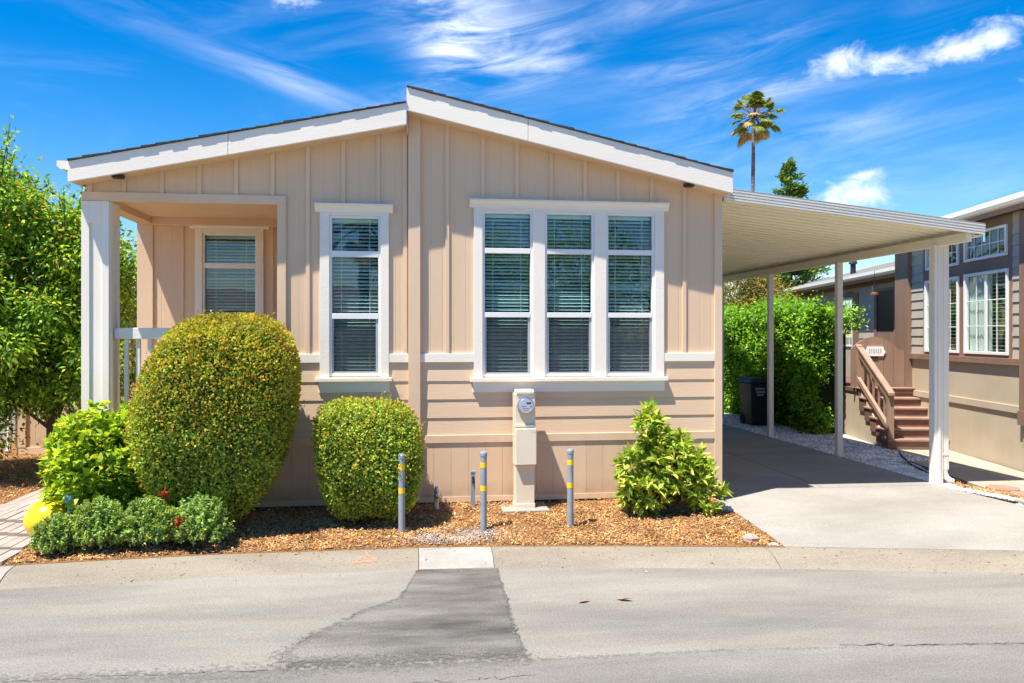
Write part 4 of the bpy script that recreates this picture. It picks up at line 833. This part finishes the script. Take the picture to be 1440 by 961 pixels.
conifer('dark green pointed conifer rising far behind the carport roof', 21.2, 33.3, 11.6, 3.1, 1.5, 91)
def fan_palm(label, x, y, zc, r, tr, seed, nf=46, lean=0.):
    """fan palm: ringed trunk, fronds = petiole + pleated fan of blades, dead skirt"""
    rng = np.random.default_rng(seed); t = thing('palm_tree', label, 'palm tree', (x, y, -.1)); n = 14
    obj('trunk', MB().tube([(x-lean*(1-i/n)**2, y, -.1+(zc+.1)*i/n) for i in range(n+1)], [tr*(1.25-.35*i/n+(.06 if i % 2 else 0)) for i in range(n+1)], 10), 'palm_bark', t); V = {'palm_leaf': [], 'palm_dead': []}; pet = MB()
    for i in range(nf):
        el = -.9+2.1*((i*.618) % 1)+rng.normal()*.12; a = rng.uniform(0, 2*math.pi); d = np.array([math.cos(a)*math.cos(el), math.sin(a)*math.cos(el), math.sin(el)]); o = np.array([x,y,zc]); hub = o+d*r*rng.uniform(.45,.74); pet.tube([tuple(o), tuple((o+hub)/2+np.array([0,0,.06*r])), tuple(hub)], [.03*r**.5,.025*r**.5,.015*r**.5], 4)
        s = np.cross(d, [0,0,1.]); s /= np.linalg.norm(s)+1e-6; u = np.cross(s, d); dead = el < -.7 or (el < .2 and rng.random() < .3)
        for b in np.linspace(-1.25, 1.25, 17):
            dr = d*math.cos(b)+s*math.sin(b); L = r*.38*(1-.18*abs(b)); w = r*.035; sd = -d*math.sin(b)+s*math.cos(b); tipp = hub+dr*L-np.array([0,0,L*(.25+.15*rng.random())]); midp = hub+dr*L*.6-np.array([0,0,L*.05])
            V['palm_dead' if dead else 'palm_leaf'].append([hub, midp+sd*w+u*w*.3, tipp, midp-sd*w+u*w*.3])
    obj('petiole', pet, 'palm_bark', t)
    for k, q in V.items():
        if q: q = np.array(q).reshape(-1,3); link('fronds' if k == 'palm_leaf' else 'dead_fronds', fast_mesh('fronds', q-np.array(ABS[t]), np.arange(len(q)).reshape(-1,4)), t, ABS[t], k)
fan_palm('tall slender fan palm far behind the carport against the sky', 29.9, 57.4, 20.9, 2.6, .16, 101, 52, .9)
fan_palm('short fan palm behind the house mirrored in the neighbouring windows', 5.4, 17.5, 4.2, 1.9, .2, 103, 34)

# ------------------------------------------------------------------ left neighbour glimpsed behind the tree
LW = thing('neighbour_wing', 'low tan house wing half hidden behind the leafy tree', 'house', (-5.2,5.5,-.1))
lw = obj('front_wall', MB().box(-6.5,-3.9,5.12,5.17,-.02,2.5), 'tan_panel', LW); boxpart('side_wall', 'tan_panel', LW, -6.5, -6.45, 5.17, 9, -.02, 2.5)
boxpart('base_trim', 'tan_trim', lw, -6.5, -3.9, 5.09, 5.119, -.1, .02); boxpart('corner_board', 'tan_trim', lw, -6.52, -6.36, 5.085, 5.118, .021, 2.5); boxpart('roof', 'grey_shingle', LW, -6.8, -3.75, 4.9, 9.2, 2.5, 2.62)
obj('downspout', MB().tube([(-6.6,5.06,2.5),(-6.6,5.06,.02),(-6.62,5.0,-.04)], .04, 8), 'aluminium_white', LW)
FW = thing('pale_fence', 'pale blue grey panel fence glimpsed at the far left edge', 'fence', (-10.5,8,-.1))
for i in range(12): boxpart('fence_board', 'pale_wall', FW, -13+i*.4, -12.61+i*.4, 8, 8.03, -.1, 1.5)
for y_ in (.3,1.2): boxpart('fence_rail', 'pale_wall', FW, -13, -8.2, 8.031, 8.08, y_, y_+.09)

RF = thing('rear_fence', 'weathered board fence closing the far end of the driveway', 'fence', (6.3,16.2,-.11))
for i in range(36): boxpart('fence_board', 'brown_wood', RF, 3.3+i*.17, 3.462+i*.17, 16.2, 16.22, -.11, 1.72)
for z_ in (.25,1.4): boxpart('fence_rail', 'brown_wood', RF, 3.3, 9.4, 16.221, 16.26, z_, z_+.08)

# ------------------------------------------------------------------ neighbouring house on the right (local axes: x away from us, y along its side wall)
NB = thing('neighbour_house', 'taupe and dark brown house with white gridded windows and entry steps', 'house', (8.9,1.31,0), rz=R(-11), local=True)
def nwall(holes, q, p0, p1, z0, z1, mat, name, th=.05):
    X = sorted({p0, p1, *[h[0] for h in holes], *[h[1] for h in holes]}); Z = sorted({z0, z1, *[h[2] for h in holes], *[h[3] for h in holes]}); m = MB()
    for i in range(len(X)-1):
        for j in range(len(Z)-1):
            cx, cz = (X[i]+X[i+1])/2, (Z[j]+Z[j+1])/2
            if not any(h[0] < cx < h[1] and h[2] < cz < h[3] for h in holes): m.box(q, q+th, X[i], X[i+1], Z[j], Z[j+1])
    return obj(name, m, mat, NB)
NW = [(.40,1.70,1.61,2.91),(1.90,3.18,1.61,2.90),(.42,1.70,3.12,3.57),(1.90,3.12,3.10,3.55)]
w1 = nwall(NW, 0, -7, 4.30, 1.45, 3.78, 'brown_trim', 'side_wall')
w1s = nwall([], 0, -7, 4.30, -.12, 1.45, 'neighbour_skirt', 'lower_wall')
boxpart('belt_trim', 'neighbour_skirt', w1s, -.03, -.0005, -7, 3.73, .75, .86, bevel=.004); boxpart('sill_trim', 'brown_trim', w1, -.06, -.0005, -.001, 3.73, 1.455, 1.555, bevel=.004)
boxpart('sill_trim', 'brown_trim', w1, -.06, -.0005, -7, -.30, 1.455, 1.555)
boxpart('corner_pilaster', 'brown_trim', w1, -.09, -.0006, 3.735, 4.33, .88, 3.62, bevel=.006)
boxpart('pilaster', 'brown_trim', w1, -.07, -.0006, -.30, -.005, .6, 3.70, bevel=.006); boxpart('pilaster_base', 'brown_trim', w1, -.085, -.0007, -.32, .01, .60, .80)
for p0, p1 in ((3.24,3.73),(.03,.26),(-7,-.30)):
    z = 1.557
    while z < 3.6: obj('siding_board', MB().prism([(-.022,p0,z),(-.002,p0,z),(-.002,p0,z+.166),(-.006,p0,z+.166)], [(-.022,p1,z),(-.002,p1,z),(-.002,p1,z+.166),(-.006,p1,z+.166)]), 'grey_siding', w1); z += .168
def nwin(p0, p1, z0, z1, q, cols, rows, slider=False, parent=NB):
    w = obj('window', MB().box(q-.03,q+.04,p0-.045,p0,z0-.045,z1+.045).box(q-.03,q+.04,p1,p1+.045,z0-.045,z1+.045).box(q-.029,q+.04,p0,p1,z1,z1+.045).box(q-.029,q+.04,p0,p1,z0-.045,z0), 'vinyl', parent, bevel=.003)
    boxpart('pane', 'neighbour_glass', w, q+.015, q+.017, p0, p1, z0, z1); mid = (p0+p1)/2
    m = MB()
    if slider: m.box(q-.012, q+.012, mid-.025, mid+.025, z0, z1)
    for i in range(1, cols): pp_ = p0+(p1-p0)*i/cols; m.box(q+.004, q+.012, pp_-.007, pp_+.007, z0, z1)
    for i in range(1, rows): zz = z0+(z1-z0)*i/rows; m.box(q+.0045, q+.0115, p0, p1, zz-.007, zz+.007)
    obj('grid', m, 'vinyl', w)
    boxpart('backing', 'room_dark', w, q+.35, q+.36, p0-.1, p1+.1, z0-.1, z1+.1)
    if slider:
        cu = MB(); k = 14; ring_ = [(q+.055+.02*(i % 2), mid+(p1-mid)*i/k) for i in range(k+1)] + [(q+.10, p1), (q+.10, mid)]
        obj('curtain', cu.extr(ring_, 2, z0, z1), 'curtain', w)
        z = z0+.03
        while z < z1: boxpart('blind_slat', 'slat', w, q+.09, q+.13, p0+.02, mid-.02, z, z+.006); z += .06
    return w
nwin(.43,1.66,1.645,2.87,0,4,3,True); nwin(1.95,3.12,1.645,2.86,0,4,3,True); nwin(.46,1.66,3.16,3.54,0,5,2); nwin(1.95,3.08,3.14,3.52,0,5,2)
boxpart('vent_panel', 'neighbour_skirt', w1s, -.02, -.0005, -.35, -.02, .32, .55, bevel=.004)
# set back entry part
Q2 = .9
w2 = nwall([(6.75,7.85,.88,2.98),(9.45,10.35,1.6,2.88)], Q2, 4.3, 17, -.12, 3.3, 'grey_siding', 'entry_wall')
for p0, p1, za in ((7.97,8.98,.9),(10.52,17,.9),(5.0,6.6,.9)):
    z = za
    while z < 3.1: obj('siding_board', MB().prism([(Q2-.022,p0,z),(Q2-.002,p0,z),(Q2-.002,p0,z+.183),(Q2-.006,p0,z+.183)], [(Q2-.022,p1,z),(Q2-.002,p1,z),(Q2-.002,p1,z+.183),(Q2-.006,p1,z+.183)]), 'grey_siding', w2); z += .185
boxpart('frieze', 'brown_trim', w2, Q2-.025, Q2-.0005, 4.3, 17, 3.13, 3.30)
for p0, p1 in ((9.0,9.4),(10.4,10.52)): boxpart('window_trim', 'brown_trim', w2, Q2-.03, Q2-.0005, p0, p1, 1.3, 3.0)
boxpart('window_trim', 'brown_trim', w2, Q2-.03, Q2-.0005, 9.4, 10.4, 2.93, 3.05)
nwin(9.45,10.35,1.65,2.84,Q2,3,4)
dr = obj('door', MB().box(Q2+.0,Q2+.05,6.78,7.82,.88,2.95), 'door_dark', NB); boxpart('door_frame', 'brown_trim', dr, Q2-.03, Q2+.02, 7.82, 7.95, .88, 3.02); boxpart('door_frame', 'brown_trim', dr, Q2-.03, Q2+.02, 6.62, 6.78, .88, 3.02); boxpart('door_frame', 'brown_trim', dr, Q2-.029, Q2+.02, 6.78, 7.82, 2.95, 3.02)
boxpart('handle', 'chrome', dr, Q2-.05, Q2-.002, 7.68, 7.72, 1.85, 1.98)
boxpart('kick_panel', 'brown_trim', dr, Q2-.012, Q2-.0005, 6.8, 7.80, .9, 2.0)
# roofs
def nroof(q0, q1, p0, p1, z0, pit, name, gut):
    z1 = z0+(q1-q0)*pit; r = obj('roof', MB().extr([(q0,z0-.02),(q1,z1-.02),(q1,z1+.06),(q0,z0+.03)], 1, p0, p1).extr([(q1,z1-.02),(q1+4,z0+.3),(q1+4,z0+.4),(q1,z1+.06)], 1, p0, p1), 'grey_shingle', NB)
    boxpart('soffit', 'brown_trim', r, q0+.02, gut+.0, p0, p1, z0-.06, z0-.022)
    obj('gutter', MB().extr([(q0-.10,z0+.035),(q0-.10,z0-.04),(q0-.07,z0-.085),(q0+.0,z0-.095),(q0+.0,z0+.035)], 1, p0, p1), 'aluminium_white', r)
    boxpart('fascia', 'brown_trim', r, q0+.001, q0+.02, p0+.01, p1-.01, z0-.17, z0-.021); return r
nroof(-.26, 3.6, -7, 4.55, 3.86, .27, 'roof', .0); nroof(.55, 4.4, 4.62, 17, 3.36, .25, 'roof', .9)
boxpart('gable_end', 'brown_trim', NB, .06, 4, 4.25, 4.30, .0, 3.75)
for p, q in ((6.9,2.2),(12.,1.8)): obj('roof_vent', MB().lathe([(.08,0),(.08,.32),(.13,.33),(.10,.42)], (q, p, 3.36+(q-.55)*.25), 10), 'ink', NB)
# deck, steps, railing, gate
dk = obj('deck', MB().box(-1.02,Q2,3.62,8.5,.80,.875), 'step_wood', NB)
sw = obj('stair_wall', MB().prism([(-1.0,2.42,-.1),(-1.0,8.4,-.1),(-1.0,8.4,.79),(-1.0,3.62,.79),(-1.0,3.3,.62),(-1.0,2.42,-.02)], [(-.94,2.42,-.1),(-.94,8.4,-.1),(-.94,8.4,.79),(-.94,3.62,.79),(-.94,3.3,.62),(-.94,2.42,-.02)]), 'neighbour_skirt', NB)
st = thing('entry_steps', 'reddish brown wooden entry steps with slanted handrail leading to the arched gate', 'steps', (8.9,1.31,0), rz=R(-11), local=True)
for i in range(6):
    p = 2.24+i*.277; z = -.08+i*.161
    boxpart('riser', 'step_wood', st, -1.03, .02 if i else .06, p+.02, p+.05, z, z+.13)
    if i < 5: boxpart('tread', 'tread_wood', st, -1.05, .03 if i else .08, p-.01, p+.31, z+.131, z+.165, bevel=.006); boxpart('stringer', 'step_wood', st, -1.029, -1.0, p+.051, p+.30, z-.10 if i else z, z+.13)
boxpart('nosing', 'tread_wood', st, -1.05, .03, 3.60, 3.80, .8755, .905, bevel=.005)
def slanted(name, q0, q1, pa, za, pb, zb, h, mat): return obj(name, MB().prism([(q0,pa,za),(q1,pa,za),(q1,pa,za+h),(q0,pa,za+h)], [(q0,pb,zb),(q1,pb,zb),(q1,pb,zb+h),(q0,pb,zb+h)]), mat, st, bevel=.004)
boxpart('newel_post', 'brown_wood', st, -1.02, -.92, 2.28, 2.38, .09, .86, bevel=.004); boxpart('newel_post', 'brown_wood', st, -1.03, -.92, 3.70, 3.81, .88, 1.70, bevel=.004)
slanted('handrail', -1.04, -.93, 2.22, .85, 3.80, 1.68, .05, 'rail_top_wood'); slanted('handrail', -1.02, -.97, 2.30, .75, 3.70, 1.50, .07, 'brown_wood'); slanted('lower_rail', -1.04, -.98, 2.36, .27, 3.74, 1.02, .10, 'rail_top_wood')
for i in range(5): p = 2.56+i*.255; zb = .33+(p-2.36)*.545; boxpart('baluster', 'brown_wood', st, -.985, -.955, p, p+.035, zb, zb+.50)
gt = thing('gate', 'arched brown board gate with a white plaque at the top of the steps', 'gate', (8.9,1.31,0), rz=R(-11), local=True)
gz = lambda q: 1.62 + .255*max(0, 1-((q+.66)/.46)**2) if q < -.2 else 1.62
edges = [-1.12,-.92,-.785,-.46,-.205,-.002]
for a, b in zip([-1.10,-.80,-.49,-.30],[-.805,-.495,-.305,-.095]):
    n = 6; qs = [a+(b-a)*i/n for i in range(n+1)]; ring_ = [(a,.90),(b,.90)] + [(q_, gz(q_)) for q_ in qs[::-1]]
    obj('gate_board', MB().extr([(r[0], r[1]) for r in ring_], 1, 3.86, 3.90), 'brown_wood', gt)
for z in (1.05,1.5): boxpart('gate_rail', 'brown_wood', gt, -1.08, -.10, 3.901, 3.935, z, z+.09)
pq = obj('plaque', MB().extr([(-.80,1.50),(-.50,1.50),(-.485,1.54),(-.455,1.58),(-.485,1.62),(-.50,1.685),(-.80,1.685),(-.815,1.62),(-.845,1.58),(-.815,1.54)], 1, 3.835, 3.8595), 'vinyl', gt)
for i in range(6): boxpart('plaque_mark', 'pale_wall', pq, -.775+i*.042, -.75+i*.042, 3.833, 3.8348, 1.555+.01*(i % 2), 1.64)
boxpart('latch', 'ink', gt, -.72, -.60, 3.845, 3.8597, 1.44, 1.485)
ln = thing('hanging_lantern', 'small copper and clear hanging feeder beside the dark screen door', 'feeder', (8.9,1.31,0), rz=R(-11), local=True)
obj('base', MB().lathe([(.05,0),(.09,.02),(.08,.06),(.03,.08)], (.3,6.4,2.80), 12), 'copper', ln); obj('bottle', MB().lathe([(.05,.08),(.055,.2),(.02,.26)], (.3,6.4,2.80), 12), 'meter_glass', ln); obj('wire', MB().tube([(.3,6.4,3.05),(.3,6.4,3.36)], .005, 5), 'ink', ln)
# patio slabs in front of the neighbour
pt = thing('patio', 'pinkish beige concrete patio slabs beside the neighbouring house', None, (8.9,1.31,-.08), rz=R(-11), kind='structure', local=True); pt.location = (8.9,1.31,0)
for i in range(7):
    for j in range(2):
        p0 = 2.22-(i+1)*.95; q0 = -1.22+j*.60; boxpart('paving_slab', 'slab', pt, q0+.004, q0+.592, p0+.004, p0+.946, -.14, -.083, bevel=.004)
for k, (q, p, s) in enumerate(((-1.05,-1.45,.22),(-1.0,-1.85,.2))):
    pts = [(q+s*math.cos(a)*(.9+.2*((i*7) % 3)/2), p+s*math.sin(a)*(.9+.2*((i*5) % 3)/2)) for i, a in enumerate(np.linspace(0, 2*math.pi, 8)[:-1])]
    T = Matrix.Translation((8.9,1.31,0)) @ Matrix.Rotation(R(-11), 4, 'Z'); ring_ = [T @ Vector((a, b, 0)) for a, b in pts]
    tag(obj('flagstone', MB().extr([(v.x, v.y) for v in ring_], 2, -.10, -.055), 'red_flag'), ('red flagstone on the patio edge nearer the carport post', 'red flagstone on the patio edge at the right border')[k], 'flagstone')
tag(obj('garden_hose', MB().tube([(8.25,3.3,-.07),(7.95,2.75,-.065),(7.6,2.0,-.07),(7.42,1.4,-.07),(7.30,.95,-.075),(7.22,.75,-.075)], .014, 7), 'rubber'), 'black garden hose lying across the white gravel', 'hose')
BN = thing('trash_bin', 'black wheeled trash bin with white print standing in front of the hedge', 'trash bin', (7.66,7.6,-.08))
def ringb(s, w, d): return [(7.66-w, 7.6-d, s), (7.66+w, 7.6-d, s), (7.66+w, 7.6+d, s), (7.66-w, 7.6+d, s)]
bd = obj('body', MB().prism(ringb(-.06,.21,.24), ringb(.86,.275,.31)), 'bin_plastic', BN, bevel=.02)
obj('lid', MB().prism(ringb(.865,.30,.34), [(7.66-.22,7.6-.25,.965),(7.66+.22,7.6-.25,.965),(7.66+.24,7.6+.33,.965),(7.66-.24,7.6+.33,.965)]), 'bin_plastic', BN, bevel=.015)
obj('handle', MB().tube([(7.44,7.97,.80),(7.88,7.97,.80)], .018, 8), 'bin_plastic', BN)
for sx in (-.2,.2): obj('wheel', MB().tube([(7.66+sx-.03,7.86,.05),(7.66+sx+.03,7.86,.05)], .12, 16), 'rubber', BN)
yp = lambda z: 7.6-.24-.07*(z+.06)/.92-.004
m = MB()
for r, (z, w) in enumerate(((.72,.17),(.65,.15),(.585,.11))):
    x = 7.50+.02*r; rn = random.Random(r)
    while x < 7.50+.02*r+w*1.25: q = rn.uniform(.015,.03); m.poly([(x,yp(z),z),(x+q,yp(z),z),(x+q,yp(z+.04),z+.042),(x,yp(z+.04),z+.042)], [(0,1,2,3)]); x += q+.007
obj('print', m, 'white_print', bd, kind='stuff')

# ------------------------------------------------------------------ across the street, behind the camera: what the front windows mirror
AH = thing('opposite_house', 'low beige house across the street mirrored in the front windows', 'house', (0,-24,-.27))
aw = obj('wall', MB().box(-11,9,-30,-24,-.3,2.9), 'neighbour_skirt', AH); obj('roof', MB().extr([(-30.6,2.9),(-23.4,2.9),(-27,4.1)], 0, -11.6, 9.6), 'grey_shingle', AH)
for x in (-8,-3,2,6): wn = obj('window', MB().box(x,x+1.4,-24.0,-23.96,.9,2.2), 'vinyl', AH); boxpart('pane', 'neighbour_glass', wn, x+.06, x+1.34, -23.958, -23.95, .96, 2.14)
tag(sheet('opposite_lot', [(-60,-60),(60,-60),(60,-22),(-60,-22)], 'ground_dirt', -.268), 'ground across the street', None, None, 'structure')
tree('street_tree', 'round green tree across the street mirrored in the windows', (6.5,-21,-.27), [(6.5,-21,3.8,3.2,1.6,2.6)], 9000, (.16,.05), ('tree_leaf',), 201, 6, 0, .12, clump=.4)
tree('street_tree', 'broad green tree across the street left of the palm', (2.0,-23,-.27), [(2.0,-23,4.0,3.0,1.8,2.3)], 9000, (.16,.05), ('hedge_leaf',), 203, 6, 0, .12, clump=.4)
fan_palm('fan palm across the street mirrored in the narrow window', -1.6, -21, 6.0, 1.9, .2, 205, 34)
